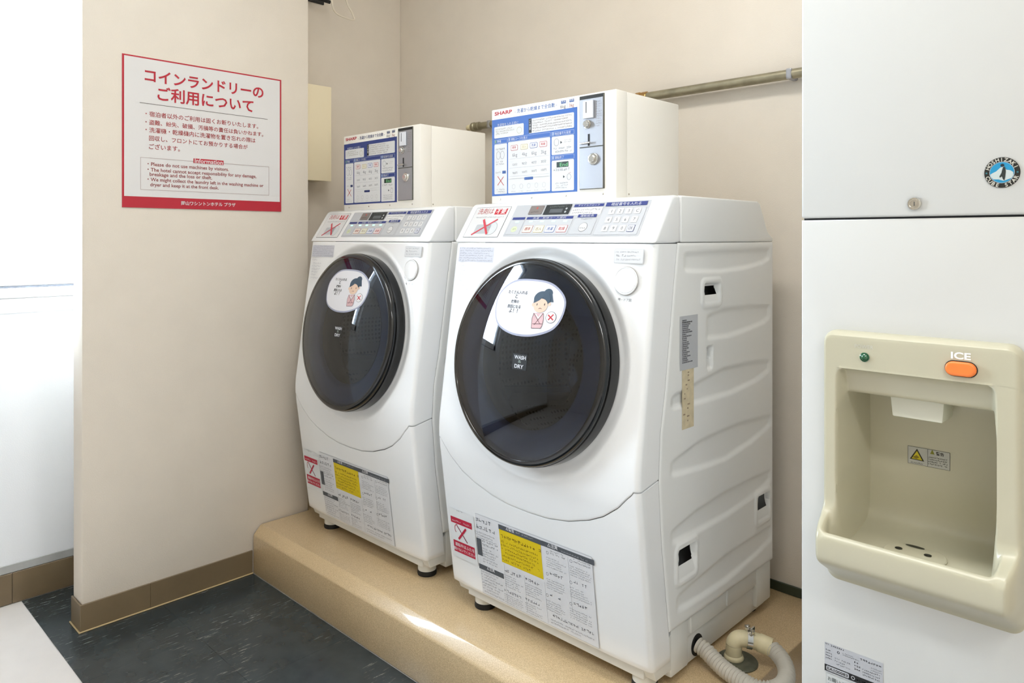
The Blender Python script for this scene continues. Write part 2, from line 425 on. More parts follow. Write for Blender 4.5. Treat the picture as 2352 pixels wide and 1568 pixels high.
# skirting
def bb(name, *segs, m=M_VINYL):
    return struct(mk(name, *join(*[boxd(*s, bev=.0012, seg=1) for s in segs]), m))
bb('baseboard_left', (XW, XW + .006, YF_, .556, .0005, .094), (XW, XW + .006, .557, .9, .0005, .094))
bb('trim_1', (XW, XW + .004, YF_, .9, .095, .12), m=mat('grey_bead', (176, 178, 178), .5, noise=.2, nscale=9))
bb('baseboard_partition', (XS, XS + .005, .651, .838, .0005, .078), (XS, XS + .005, .8385, 1.164, .0005, .078), (-2.411, XS + .005, .648, .6535, .0005, .078))
bb('baseboard_back', (-2.54, -.72, 1.944, 1.9495, .1585, .184), (-.715, XR_, 1.944, 1.9495, .0005, .08), m=mat('dark_green_vinyl', (58, 66, 52), .4))
bb('trim_2', (XS + .0051, XS + .0095, .646, 1.1645, .0005, .0045), (-2.414, XS + .0095, .6435, .6479, .0005, .0045), m=mat('sealant_bead', (196, 172, 128), .45))
# plinth
def plinth_profile(y0, y1):
    pts = [(y0, .0006), (y0, .126), (y0 + .001, .130), (y0 + .004, .134), (y0 + .023, .1545), (y0 + .027, .1572), (y0 + .032, .158)]
    return pts + [(y1, .158), (y1, .0006)]
v, f = join(prism(plinth_profile(1.165, YB - .001), XS + .0055, -.72, .004), boxd(XA + .001, XS + .0054, 1.376, YB - .001, .0006, .158))
struct(mk('plinth_floor', v, f, M_STONE, smooth=50))

# ceiling lamps (out of view, they light the room)
for i, (lx, ly) in enumerate(LAMPS):
    t = thing('unseen_ceiling_lamp', 'unseen white fluorescent batten ceiling lamp ' + ('nearer the washing machines' if i == 0 else 'farther from the washing machines'), 'lamp', (lx, ly, ZC), 'ceiling lamps')
    mk('unseen_lamp_housing', *prism([(lx - .62, ZC), (lx - .62, ZC - .055), (lx - .6, ZC - .065), (lx + .6, ZC - .065), (lx + .62, ZC - .055), (lx + .62, ZC)], ly - .14, ly + .14, axis='y'), M_TRIM, t)
    for dy in (-.06, .06): mk('unseen_lamp_tube', *tube([(lx - .57, ly + dy, ZC - .078), (lx + .57, ly + dy, ZC - .078)], .0125), mat('unseen_lit_tube', (255, 244, 225), .5, emit=6), t)

# ================================================================== SIGN
SG = Fr((XS + .0032, 0, 0), (0, 1, 0), (0, 0, 1))
sign = thing('wall_sign', 'white notice board with red border and Japanese laundry rules on the partition', 'sign', (XS, 1.0, 1.25))
y0, z1 = SG.ab(280, 122); y1, z0 = SG.ab(646, 486)
mk('board', *boxd(XS + .0004, XS + .003, y0, y1, z0, z1, .0006, 1), M_PAPER, sign)
d = Deck(SG, .0001); c = Crop(d, 260, 100, 410 / 1607)
RD = (205, 38, 58)
a0, b0, a1, b1 = y0, z0, y1, z1
d.rect(a0, b0, a1, b1, RD, 0); ia0, ib1 = c.P(98, 103); ia1, ib0 = c.P(1500, 1425)
d.rect(ia0, ib0, ia1, ib1, (250, 248, 247), 1); 
d.build('border', sign)
d = Deck(SG, .0007); c = Crop(d, 260, 100, 410 / 1607)
c.T('コインランドリーの', 283, 330, 1352, RD, 2, .0215)
c.T('ご利用について', 398, 500, 1262, RD, 2, .0195)
c.L(238, 530, 1390, 682, .0012, (90, 70, 68))
TX = (188, 62, 66)
for s_, x, y, xx in (('・宿泊者以外のご利用は固くお断りいたします。', 290, 648, 1305), ('・盗難、紛失、破損、汚損等の責任は負いかねます。', 290, 722, 1350),
                     ('・洗濯機・乾燥機内に洗濯物を置き忘れの際は', 290, 792, 1280), ('回収し、フロントにてお預かりする場合が', 322, 868, 1210), ('ございます。', 322, 945, 600)):
    c.T(s_, x, y, xx, TX, 2, .006)
ba0, bb1 = c.P(245, 1022); ba1, bb0 = c.P(1403, 1366); bw = .0009
for q in ((ba0, bb0, ba1, bb0 + bw), (ba0, bb1 - bw, ba1, bb1), (ba0, bb0, ba0 + bw, bb1), (ba1 - bw, bb0, ba1, bb1)): d.rect(*q, (196, 170, 168), 2)
c.R(722, 1033, 993, 1094, RD, 3)
c.T('Information', 733, 1072, 985, (250, 240, 240), 4, .015)
for s_, x, y, xx in (('・Please do not use machines by visitors.', 308, 1098, 1040), ('・The hotel cannot accept responsibility for any damage,', 308, 1148, 1288), ('breakage and the loss or theft.', 328, 1190, 890),
                     ('・We might collect the laundry left in the washing machine or', 308, 1236, 1352), ('dryer and keep it at the front desk.', 332, 1283, 950)):
    c.T(s_, x, y, xx, (170, 84, 84), 2, .012)
c.T('岡山ワシントンホテル プラザ', 612, 1450, 1100, (248, 240, 240), 3, .02)
d.build('lettering', sign)

# ================================================================== WASHING MACHINE
X0, X1, XC = -1.465, -.841, -1.153
WO = Vector((XC, 1.54, .158))
FRONT = [(.210, 1.2865), (.232, 1.283), (.60, 1.2345), (.612, 1.229), (1.108, 1.30)]
_fp = FRONT[:]
def _raw(z):
    if z <= _fp[0][0]: return _fp[0][1]
    for (a, b), (c, d) in zip(_fp, _fp[1:]):
        if z <= c: return b + (d - b) * (z - a) / (c - a)
    return _fp[-1][1]
FRONT = [(.210 + .898 * k / 90, sum(_raw(.210 + .898 * k / 90 + q) for q in [x * .012 for x in range(-4, 5)]) / 9 if 12 < k < 84 else _raw(.210 + .898 * k / 90)) for k in range(91)]
SEAM = [(.20, 1.36), (.279, 1.352), (.479, 1.323), (.61, 1.312), (.708, 1.318), (.796, 1.336), (.932, 1.357), (1.024, 1.371), (1.108, 1.385)]
SMILE = [(0, .484), (.06, .486), (.12, .496), (.18, .515), (.22, .534), (.26, .563), (.285, .589), (.297, .600), (.312, .604)]
UP = Fr((0, 1.229, .61), (1, 0, 0), (0, 1.30 - 1.229, 1.108 - .61))
LO = Fr((0, 1.283, .232), (1, 0, 0), (0, 1.2345 - 1.283, .60 - .232))
CP = Fr((0, 1.299, 1.110), (1, 0, 0), (0, 1.3625 - 1.299, 1.2035 - 1.110))
DR = Fr((-1.1455, 1.229 + (.836 - .61) * .1426, .836), (1, 0, 0), (0, .1426, 1))
mw = thing('washing_machine', 'white front-loading washer-dryer beside the ice dispenser, ridged side in view, drain hose at its base', 'washing machine', WO, 'coin-operated washing machines on the plinth')

def plan(nfront=120, r=.013):
    "parameters along the wrap: (x, kind, t) from right side round the front to the left side"
    P = [('s', X1, k / 5) for k in range(5)]
    for k in range(7): P.append(('a', X1 - r, math.radians(15 * k)))
    for k in range(1, nfront): P.append(('f', X1 - r + (X0 + r - X1 + r) * k / nfront, 0))
    for k in range(6, -1, -1): P.append(('b', X0 + r, math.radians(15 * k)))
    P += [('s', X0, 1 - (k + 1) / 5) for k in range(5)]
    return P
def wrap(zrow, nrows, skip=None, disp=None, inset=0, fold=True, yadd=0):
    P = plan(); r = .013; V = []; rows = []
    for i in range(nrows):
        row = []
        for kind, x, t in P:
            xx = X1 if (kind in 'sa' and x > XC) else (X0 if kind in 'sb' or x < XC and kind == 's' else x)
            z = zrow(i, abs((x if kind == 'f' else xx) - XC), kind, t)
            yf = interp(FRONT, z) + yadd + .006 * max(0, (abs(x - XC) - .20) / .112) ** 2; ys = interp(SEAM, z)
            if kind == 's': p = Vector((x, ys + (yf + r - ys) * t, z)); n = Vector((1 if x > XC else -1, 0, 0))
            elif kind == 'a': p = Vector((x + r * math.cos(t), yf + r - r * math.sin(t), z)); n = Vector((math.cos(t), -math.sin(t), 0))
            elif kind == 'b': p = Vector((x - r * math.cos(t), yf + r - r * math.sin(t), z)); n = Vector((-math.cos(t), -math.sin(t), 0))
            else: p = Vector((x, yf, z)); n = Vector((0, -1, 0))
            if disp: p = p - n * disp(p)
            row.append((p, n))
        rows.append(row)
    nc = len(P); out = [[p for p, n in row] for row in rows]
    if fold:
        out = [[p - n * .009 for p, n in rows[0]], [p - n * .001 + Vector((0, 0, -.0)) for p, n in rows[0]]] + [[p + Vector((0, 0, .001 if k == 0 else 0)) for p in row] for k, row in enumerate(out)] + [[p - n * .001 + Vector((0, 0, .0007)) for p, n in rows[-1]], [p - n * .009 for p, n in rows[-1]]]
    V = [p for row in out for p in row]
    def sk(i, j):
        if not skip: return False
        p = (V[i * nc + j] + V[(i + 1) * nc + j + 1]) / 2; return skip(p)
    Fc = grid_faces(len(out), nc, sk)
    # fold the side edges in
    return V, Fc
def dr(p): return math.hypot(p.x - DR.o.x, (p.z - DR.o.z) * 1.01)
def dip(p):
    if p.y > 1.34: return 0
    r = dr(p)
    return .009 * sstep((.268 - r) / .028) + .0015 * sstep((r - .262) / .006) * sstep((.277 - r) / .006) * -1
NR = 124
def z_up(i, dx, kind, t):
    b = interp(SMILE, dx) if kind != 's' else .604 + .011 * (1 - t)
    return b + .0012 + (1.1065 - b) * i / (NR - 1)
v, f = wrap(z_up, NR, skip=lambda p: dr(p) < .205 and p.y < 1.34, disp=dip)
mk('upper_fascia', v, f, M_WHITE, mw, smooth=50)
def z_lo(i, dx, kind, t):
    b = interp(SMILE, dx) if kind != 's' else .604 + .011 * (1 - t)
    lo = .2195
    return lo + (b - .0012 - lo) * i / 29
v, f = wrap(z_lo, 30, yadd=.0012)
mk('lower_panel', v, f, M_WHITE, mw, smooth=50)
# control strip and top cover
poly = [(1.299, 1.1095)] + [(1.299 + (1.360 - 1.299) * k, 1.1095 + (1.2 - 1.1095) * k) for k in (1,)] + [(1.3655, 1.2065), (1.372, 1.211), (1.381, 1.2130), (1.3985, 1.2130), (1.3985, 1.1095)]
cpo = mk('control_panel', *prism(poly, X0, X1, .006), M_WHITE, mw, smooth=30)
mk('top_cover', *prism([(1.400, 1.1106), (1.400, 1.2132), (1.768, 1.2132), (1.781, 1.208), (1.826, 1.136), (1.840, 1.128), (1.8545, 1.122), (1.8545, 1.1106)], X0 + .001, X1 + .001, .004), M_SIDE, mw, smooth=30)
# inner cabinet, open towards the door
XI0, XI1 = X0 + .045, X1 - .045
V = [(x, y, z) for z in (.26, 1.112) for x, y in ((XI0, 1.37), (XI1, 1.37), (XI1, 1.85), (XI0, 1.85))]
mk('housing', V, [[0, 3, 2, 1], [4, 5, 6, 7], [1, 2, 6, 5], [2, 3, 7, 6], [3, 0, 4, 7]], mat('housing_grey', (128, 130, 132), .6), mw)
# ridged right side
SD = Fr((X1, 0, 0), (0, 1, 0), (0, 0, 1))
def side_line(pts): return [SD.ab(*p) for p in pts]
BANDS = [
    (side_line([(1572, 583), (1665, 577), (1766, 572)]), side_line([(1572, 621), (1655, 622), (1715, 612), (1750, 602), (1766, 591)])),
    (side_line([(1624, 726), (1660, 711), (1716, 704), (1766, 703)]), side_line([(1624, 776), (1670, 771), (1725, 752), (1755, 738), (1766, 727)])),
    (side_line([(1543, 912), (1590, 885), (1660, 848), (1720, 834), (1766, 829)]), side_line([(1543, 936), (1600, 924), (1680, 900), (1735, 873), (1766, 850)])),
    (side_line([(1542, 1062), (1600, 1018), (1640, 997), (1700, 972), (1768, 955)]), side_line([(1542, 1090), (1610, 1072), (1665, 1053), (1725, 1013), (1768, 975)])),
    (side_line([(1543, 1220), (1600, 1172), (1664, 1131), (1720, 1102), (1768, 1082)]), side_line([(1543, 1247), (1600, 1219), (1664, 1184), (1730, 1138), (1768, 1102)])),
    (side_line([(1553, 1373), (1610, 1322), (1664, 1277), (1720, 1239), (1770, 1207)]), side_line([(1556, 1401), (1610, 1369), (1664, 1333), (1730, 1277), (1770, 1237)]))]
# (y0,y1,z0,z1) of the two-step recesses
def rr(x0, y0_, x1, y1_):
    a, b = SD.ab(x0, y0_); c_, d_ = SD.ab(x1, y1_); return (min(a, c_), max(a, c_), min(b, d_), max(b, d_))
HANDLES = [rr(1614, 656, 1653, 684), rr(1554, 1276, 1594, 1302), rr(1739, 1155, 1766, 1171)]
HANDLES = [(1.494, 1.567, .972, 1.018), (1.384, 1.459, .380, .449), (1.760, 1.829, .402, .468)]
SLOT = (1.511, 1.536, .822, .872)
def sdr(y, z, R_, r):
    cx, cz = (R_[0] + R_[1]) / 2, (R_[2] + R_[3]) / 2; qx = abs(y - cx) - (R_[1] - R_[0]) / 2 + r; qz = abs(z - cz) - (R_[3] - R_[2]) / 2 + r
    return math.hypot(max(qx, 0), max(qz, 0)) + min(max(qx, qz), 0) - r
def side_disp(y, z):
    h = 0
    for up_, lo_ in BANDS:
        s0 = max(up_[0][0], lo_[0][0]); s1 = min(up_[-1][0], lo_[-1][0])
        if y < s0 - .02 or y > s1 + .02: continue
        zu = interp(up_, y); zl = interp(lo_, y); e = min(sstep((y - s0 + .012) / .024), sstep((s1 + .008 - y) / .016))
        m = min(sstep((zu - z + .007) / .014), sstep((z - zl + .007) / .014)) * e
        h = max(h, .0055 * m)
    for R_ in HANDLES:
        s_ = sdr(y, z, R_, .006)
        if s_ < .02:
            h = h * sstep((s_ - .008) / .006)
            h -= .003 * sstep((.013 - s_) / .003)
            if s_ < 0: h = -.003 + .013 * sstep(-s_ / .0035) * (.2 + .8 * sstep((z - R_[2] - .004) / (.72 * (R_[3] - R_[2]))))
    s_ = sdr(y, z, SLOT, .002)
    if s_ < .001: h = .002 + .016 * sstep(-s_ / .004) * (1 if z > .846 else .25)
    return h
nz, nyy = 250, 170; V = []
for i in range(nz):
    z = .283 + (1.1101 - .283) * i / (nz - 1); ys = interp(SEAM, z) + .0012
    for j in range(nyy):
        y = ys + (1.854 - ys) * j / (nyy - 1)
        e = min(i, nz - 1 - i, j, nyy - 1 - j); edge = .0025 * (1 if e == 0 else (.3 if e == 1 else 0))
        V.append((X1 + .0022 - side_disp(y, z) - edge, y, z))
def _open(i, j):
    p = V[i * nyy + j]; q = V[(i + 1) * nyy + j + 1]; y, z = (p[1] + q[1]) / 2, (p[2] + q[2]) / 2
    return any(R_[0] + .007 < y < R_[1] - .007 and R_[2] + .42 * (R_[3] - R_[2]) < z < R_[3] - .007 for R_ in HANDLES) or (SLOT[0] + .004 < y < SLOT[1] - .004 and .85 < z < SLOT[3] - .004)
mk('side_panel', V, grid_faces(nz, nyy, _open), M_SIDE, mw, smooth=60)
V = []
for z in [.283 + (1.1075 - .283) * i / 12 for i in range(13)]:
    ys = interp(SEAM, z) + .0012; V += [(X0 - .002, ys, z), (X0 - .002, 1.854, z)]
mk('side_panel', V, [[2 * i, 2 * i + 2, 2 * i + 3, 2 * i + 1] for i in range(12)], M_SIDE, mw)
mk('back_panel', *boxd(X0 + .002, X1 - .002, 1.848, 1.854, .283, 1.11), M_SIDE, mw)
# base with stepped skirt, corner posts and ribs
base = join(
    boxd(X0 + .006, X1 - .006, 1.395, 1.845, .238, .282, .002),
    boxd(X0 + .016, X1 - .014, 1.405, 1.835, .170, .240, .002),
    boxd(X1 - .045, X1 - .003, 1.772, 1.85, .182, .282, .004), boxd(X0 + .003, X0 + .045, 1.772, 1.85, .182, .282, .004),
    boxd(X1 - .055, X1 - .003, 1.366, 1.438, .178, .282, .004), boxd(X0 + .003, X0 + .055, 1.366, 1.438, .178, .282, .004),
    boxd(X1 - .012, X1 - .003, 1.449, 1.457, .242, .282, .002), boxd(X1 - .012, X1 - .003, 1.615, 1.624, .242, .282, .002),
    boxd(X0 + .05, X1 - .03, 1.303, 1.41, .190, .2195, .003),
    prism([(1.30, .219), (1.31, .195), (1.40, .195), (1.40, .282), (1.30, .25)], X0 + .012, X1 - .004, .002))
mk('base', *base, M_BASE, mw, smooth=40)
mk('hose_port', *capd([(.024, -.002), (.024, .001), (.019, .002)], Fr((X1 - .0135, 1.492, .197), (0, 1, 0), (0, 0, 1)), seg=24), M_RUBBER, mw)
for x in (X0 + .08, X1 - .05):
    for y in (1.336, 1.80):
        ff = Fr((x, y, 0), (1, 0, 0), (0, 1, 0))
        foot = mk('foot', *capd([(.021, .172), (.0262, .172), (.0272, .196), (.029, .235)], ff, seg=28), M_BASE, mw, smooth=40)
        mk('rubber_pad', *capd([(.0, .1582), (.0270, .1582), (.0280, .163), (.0268, .1722), (.02, .1724)], ff, seg=28), M_RUBBER, foot, smooth=40)
# ---- door
door = mk('door', *lathe([(.206, .012), (.225, -.004), (.2372, -.006), (.2375, .014), (.2368, .022), (.2345, .0225), (.2345, .026), (.2355, .027), (.234, .036), (.229, .0405), (.2215, .0415), (.219, .038)], DR, seg=128), M_NAVY, mw, smooth=50)
RG = .2225
def dome(r): return .0405 + .034 * (1 - (r / RG) ** 2)
v, f = lathe([(RG * math.sin(math.pi / 2 * k / 22) if k else .0005, dome(RG * math.sin(math.pi / 2 * k / 22))) for k in range(23)], DR, seg=128)
mk('door_glass', v, f, M_GLASS, door, smooth=180)
v, f = lathe([(.156, .012), (.160, .020), (.170, .024), (.215, .027), (.2215, .036)], DR, seg=128)
mk('door_backing', v, f, M_ANN, door, smooth=50)
v, f = lathe([(.160, .018), (.152, .0), (.144, -.04), (.128, -.085), (.09, -.118), (.05, -.13), (.0005, -.134)], DR, seg=96)
mk('glass_bowl', v, [q[::-1] for q in f], M_BOWL, door, smooth=180)
mk('gasket', *lathe([(.232, -.0135), (.205, -.011), (.18, -.016), (.166, -.03), (.172, -.06), (.19, -.075)], DR, seg=96), mat('gasket_rubber', (70, 70, 70), .5), mw, smooth=60)
v, f = lathe([(.175, -.072), (.215, -.078), (.222, -.1), (.222, -.35), (.20, -.375), (.12, -.36), (.05, -.355), (.0005, -.35)], DR, seg=96)
mk('drum', v, f, M_DRUM, mw, smooth=50)
for k in range(3):
    a = math.radians(90 + 120 * k); c_, s_ = math.cos(a), math.sin(a)
    V = [DR.pt(rr_ * c_ - w * s_, rr_ * s_ + w * c_, h) for rr_, w in ((.221, -.03), (.18, -.008), (.18, .008), (.221, .03)) for h in (-.1, -.34)]
    mk('drum_paddle', V, [[0, 1, 3, 2], [2, 3, 5, 4], [4, 5, 7, 6], [0, 2, 4, 6], [1, 7, 5, 3]], mat('paddle_plastic', (170, 172, 175), .3), mw)
# sticker on the curved glass
def dome_pt(a, b, h): return DR.pt(a, b, dome(math.hypot(a, b)) + h)
d = Deck(DR, .0006, fn=dome_pt); d.off = .064; c = Crop(d, 1030, 580, 300 / 1680)
aL = c.P(590, 700)[0]; aR = c.P(1465, 650)[0]; bT = c.P(980, 325)[1]; bB = c.P(1060, 1085)[1]; ca, cb = (aL + aR) / 2, (bT + bB) / 2; ra, rb = (aR - aL) / 2, (bT - bB) / 2
def blob(k, ra, rb, n=56, rings=8):
    V = [(ca, cb)]; Fc = []
    for q in range(1, rings + 1):
        for i in range(n):
            t = 2 * math.pi * i / n; e = 2.35
            x = abs(math.cos(t)) ** (2 / e) * (1 if math.cos(t) > 0 else -1); y = abs(math.sin(t)) ** (2 / e) * (1 if math.sin(t) > 0 else -1)
            w = 1 + .012 * math.sin(3 * t + 1) + .008 * math.sin(7 * t)
            V.append((ca + ra * x * w * q / rings, cb + rb * y * w * q / rings))
    for i in range(n): Fc.append([0, 1 + i, 1 + (i + 1) % n])
    for q in range(1, rings):
        for i in range(n):
            a_ = 1 + (q - 1) * n + i; b_ = 1 + (q - 1) * n + (i + 1) % n; Fc.append([a_, a_ + n, b_ + n, b_])
    return V, Fc
d.add(*blob(0, ra, rb), (176, 180, 204), 0)
d.add(*blob(0, ra - .004, rb - .0045), (246, 246, 252), 1)
BK = (50, 48, 52)
for s_, x, y, xx in (('たくさん入れる', 752, 516, 1000), ('と', 850, 580, 882), ('故障の', 803, 640, 905), ('原因になる', 762, 702, 935), ('よ！！', 790, 765, 900)): c.T(s_, x, y, xx, BK, 3, .012)
SK = (247, 214, 190); HR = (62, 84, 104); PK = (236, 196, 200); OL = (110, 70, 74)
def el(x, y, rx, ry, col, ly, n=24):
    a_, b_ = c.P(x, y); a2, _ = c.P(x + rx, y); _, b2 = c.P(x, y - ry); d.disc(a_, b_, a2 - a_, b2 - b_, col, ly, n)
el(1088, 668, 16, 24, SK, 3); el(1282, 662, 16, 24, SK, 3)
el(1252, 520, 54, 62, HR, 3); c.poly([(1285, 500), (1305, 540), (1325, 635), (1268, 632)], HR, 3)
el(1190, 590, 102, 100, HR, 3)
el(1178, 680, 84, 92, SK, 4)
c.poly([(1092, 648), (1095, 585), (1130, 520), (1190, 492), (1262, 510), (1290, 580), (1280, 648), (1245, 610), (1205, 565), (1160, 610), (1120, 635)], HR, 5)
el(1136, 665, 5, 16, (50, 44, 46), 5, 12); el(1226, 665, 5, 16, (50, 44, 46), 5, 12)
c.L(1160, 722, 1176, 712, .0011, OL, 5); c.L(1176, 712, 1195, 722, .0011, OL, 5)
c.poly([(1108, 778), (1220, 778), (1228, 860), (1215, 940), (1198, 975), (1090, 972), (1090, 850)], PK, 3)
for q in ((1108, 778, 1190, 920), (1220, 778, 1120, 930), (1090, 850, 1090, 972), (1090, 972, 1198, 975), (1198, 975, 1215, 940), (1228, 860, 1215, 940), (1108, 778, 1090, 850), (1220, 778, 1228, 860), (1100, 915, 1215, 918)): c.L(*q, .0011, OL, 4)
c.L(1130, 790, 1170, 850, .003, (250, 246, 246), 4); c.L(1200, 790, 1160, 850, .003, (250, 246, 246), 4)
el(1312, 832, 62, 76, (120, 112, 120), 3); el(1312, 832, 57, 71, (250, 250, 252), 4)
c.L(1280, 800, 1340, 868, .0028, (216, 50, 62), 5); c.L(1340, 795, 1284, 865, .0028, (216, 50, 62), 5)
d.build('caution_sticker', door, label='white rounded paper sticker with a woman in a pink kimono')
d = Deck(DR, .0006, fn=dome_pt); d.off = .072; c = Crop(d, 1030, 580, 300 / 1680)
c.R(845, 1290, 1003, 1520, (12, 13, 16), 0)
c.T('WASH', 858, 1362, 1003, (235, 238, 245), 1, .03, y1=1312); c.T('&', 905, 1415, 945, (150, 165, 160), 1, .01, y1=1375); c.T('DRY', 858, 1478, 972, (235, 238, 245), 1, .03, y1=1428)
d.build('black_badge', door, label='black badge lettered in white')
# ---- open button, upper prints
bt = UP.ab(1438, 645)
mk('door_button', *capd([(.0300, .0005), (.0300, .0022), (.0287, .0030), (.0270, .0012), (.0262, .0012), (.0255, .0030), (.018, .0036), (.006, .0038)], UP, bt[0], bt[1], 48), M_WHITE, mw, smooth=35)
mk('button_gap', *lathe([(.0309, .0004), (.0296, .0006)], UP, bt[0], bt[1], 48), mat('warm_grey', (150, 144, 136), .6), mw)
d = Deck(UP, .0005); d.T('押・ドア開', 1419, 690, 1450, (120, 120, 124), 1, 0); d.build('button_caption', mw)
d = Deck(UP, .0005); G1 = (170, 172, 178)
d.R(1412, 571, 1477, 606, (226, 227, 229), 0, .003); d.R(1413, 572, 1476, 604, (240, 240, 241), 1, .003)
d.S(1416, 575, 1470, 582, 1, G1, 2, ragged=0); d.S(1416, 582, 1438, 591, 1, (110, 110, 116), 2, ragged=0); d.S(1441, 584, 1472, 591, 1, G1, 2); d.S(1416, 592, 1472, 600, 1, G1, 2)
d.build('drying_label', mw); d = Deck(UP, .0005)
d.R(1056, 567, 1132, 603, (225, 226, 236), 0); d.S(1058, 567, 1130, 602, 6, (160, 162, 176), 1, ragged=.2)
d.S(1056, 606, 1084, 668, 7, (196, 198, 208), 1, ragged=.5)
d.build('notice_label', mw)
# ---- control panel prints and buttons
d = Deck(CP, .0004); c = Crop(d, 1050, 450, 280 / 2352)
d.R(1097, 477, 1142, 545, (236, 235, 234), 0, .002, border=(96, 98, 104), bw=.0011)
wa0, wb1 = d.P(1097, 477); wa1, wb0 = d.P(1142, 545); ww = wa1 - wa0; wh = wb1 - wb0
def wr(x, y): return wa0 + ww * x, wb0 + wh * y
q = wr(.1, .78); d.text('洗剤は', q[0], q[1], wr(.55, 0)[0], (216, 120, 116), 3, 0)
p, q = wr(.6, .74), wr(.93, .93); d.rect(*p, *q, (214, 46, 60), 2); p = wr(.63, .775); d.text('不要', p[0], p[1], wr(.9, 0)[0], (250, 240, 240), 3, .02)
p, q = wr(.08, .62), wr(.92, .7); d.small(*p, *q, 1, (160, 160, 166), 2, ragged=0)
p, q = wr(.25, .12), wr(.68, .42); d.rect(*p, *q, (200, 203, 206), 2, .004)
p = wr(.72, .28); d.disc(*p, .019, .02, (226, 229, 230), 2); d.ring(*p, .019, .02, .001, (180, 184, 188), 3)
d.line(wr(.22, .08), wr(.78, .58), .0045, (222, 64, 80), 4); d.line(wr(.38, .58), wr(.66, .1), .0065, (222, 64, 80), 5)
d.build('detergent_sticker', cpo, label='white sticker with a large red cross')
d = Deck(CP, .0004); GR = (206, 208, 212)
sa0, sb1 = -1.294, CP.ab(1190, 472)[1]; sa1, sb0 = -.889, CP.ab(1155, 543)[1]
d.rect(sa0, sb0, sa1, sb1, GR, 0, .002)
SB = sb1 - sb0
def sx(t): return sa0 + (sa1 - sa0) * t
def sy(t): return sb0 + SB * t
NV = (52, 66, 140)
# columns laid out as on the sheet (0..1 across, 0..1 up)
for x0, x1_, y0_, y1_, col in ((.0 + .015, .125, .06, .52, (212, 214, 218)), (.135, .505, .06, .52, (214, 216, 220)), (.52, .68, .06, .52, (212, 214, 218)), (.70, .985, .04, .80, (214, 216, 220))):
    d.rect(sx(x0) - .0006, sy(y0_) - .0006, sx(x1_) + .0006, sy(y1_) + .0006, (186, 188, 194), 1, .003); d.rect(sx(x0), sy(y0_), sx(x1_), sy(y1_), col, 2, .003)
for x0, x1_, y0_, y1_, t in ((.018, .122, .52, .60, None), (.138, .502, .52, .60, '洗濯・乾燥コース選択'), (.535, .67, .55, .64, '運転延長'), (.705, .98, .855, .97, '暗証番号を入れる'), (.475, .69, .87, .95, 'チャイルドロック')):
    d.rect(sx(x0), sy(y0_), sx(x1_), sy(y1_), NV, 3)
    if t: m_ = (x0 + x1_) / 2; hw = min((x1_ - x0) * .36, len(t) * .0135); d.text(t, sx(m_ - hw), sy(y0_ + .012), sx(m_ + hw), (236, 238, 246), 4, 0, hgt=SB * (y1_ - y0_ - .024))
d.rect(sx(.468), sy(.62), sx(.69), sy(.85), (244, 244, 243), 2); d.small(sx(.478), sy(.64), sx(.68), sy(.83), 2, (150, 150, 156), 3)
d.small(sx(.56), sy(.47), sx(.65), sy(.53), 1, (110, 112, 116), 3, ragged=0)
d.build('panel_sheet', cpo)
GLED = mat('green_led', (150, 225, 190), .4, emit=1.2)
d = Deck(CP, .0016); d.rect(sx(.255), sy(.66), sx(.455), sy(.965), (42, 46, 48), 0); d.rect(sx(.30), sy(.71), sx(.40), sy(.83), (96, 100, 104), 1)
d.small(sx(.29), sy(.86), sx(.43), sy(.94), 1, (126, 134, 128), 1, ragged=0); d.disc(sx(.425), sy(.83), .003, .003, (200, 206, 206), 1, 12); d.disc(sx(.425), sy(.73), .003, .003, (200, 206, 206), 1, 12)
d.build('display', cpo, label='dark display window')
d = Deck(CP, .0016); d.rect(sx(.13), sy(.68), sx(.24), sy(.955), (140, 130, 126), 0)
d.small(sx(.15), sy(.72), sx(.22), sy(.79), 1, (70, 60, 60), 1, ragged=0); d.text('8', sx(.182), sy(.84), sx(.196), (225, 90, 80), 1, .02, hgt=.007); d.build('status_window', cpo)
def key(x, y, w, h, m, border=None, txt=None, tcol=(120, 120, 124), r=.002):
    d = Deck(CP, .0012)
    if border: d.rect(sx(x) - w / 2 - .0009, sy(y) - h / 2 - .0009, sx(x) + w / 2 + .0009, sy(y) + h / 2 + .0009, border, 0, r)
    d.rect(sx(x) - w / 2, sy(y) - h / 2, sx(x) + w / 2, sy(y) + h / 2, m, 2, r)
    if txt:
        tm = text_mesh(txt, .0); hw = w * .33 if len(txt) > 1 else h * .25 * (tm[3] - tm[2]) / (tm[5] - tm[4])
        d.text(txt, sx(x) - hw, sy(y) - h * .24, sx(x) + hw, tcol, 3, .0, hgt=h * .5)
    return d.build('panel_key', cpo)
for i, lab in enumerate(('1', '2', '3', 'C', '4', '5', '6', '7', '8', '9', '0', 'OK')):
    r_, q_ = divmod(i, 4); key(.765 + q_ * .057, (.70, .455, .21)[r_], .0165, .0165, (240, 240, 240) if i != 11 else (226, 228, 240), (70, 78, 130) if i == 11 else None, lab)
key(.185, .22, .028, .019, (246, 236, 226), (222, 150, 130), '標準', (190, 90, 80)); key(.275, .22, .028, .019, (246, 243, 222), (226, 204, 150), '念入', (150, 120, 90))
key(.365, .22, .028, .019, (236, 240, 250), (110, 130, 200), '洗濯', (80, 100, 170)); key(.455, .22, .028, .019, (250, 234, 234), (218, 110, 110), '乾燥', (200, 80, 80))
d = Deck(CP, .0012); d.disc(sx(.605), sy(.26), .0125, .0125, (110, 112, 118), 0); d.disc(sx(.605), sy(.26), .0116, .0116, (240, 240, 240), 1); d.small(sx(.58), sy(.19), sx(.63), sy(.27), 1, (120, 120, 124), 2, ragged=0); d.build('round_key', cpo)
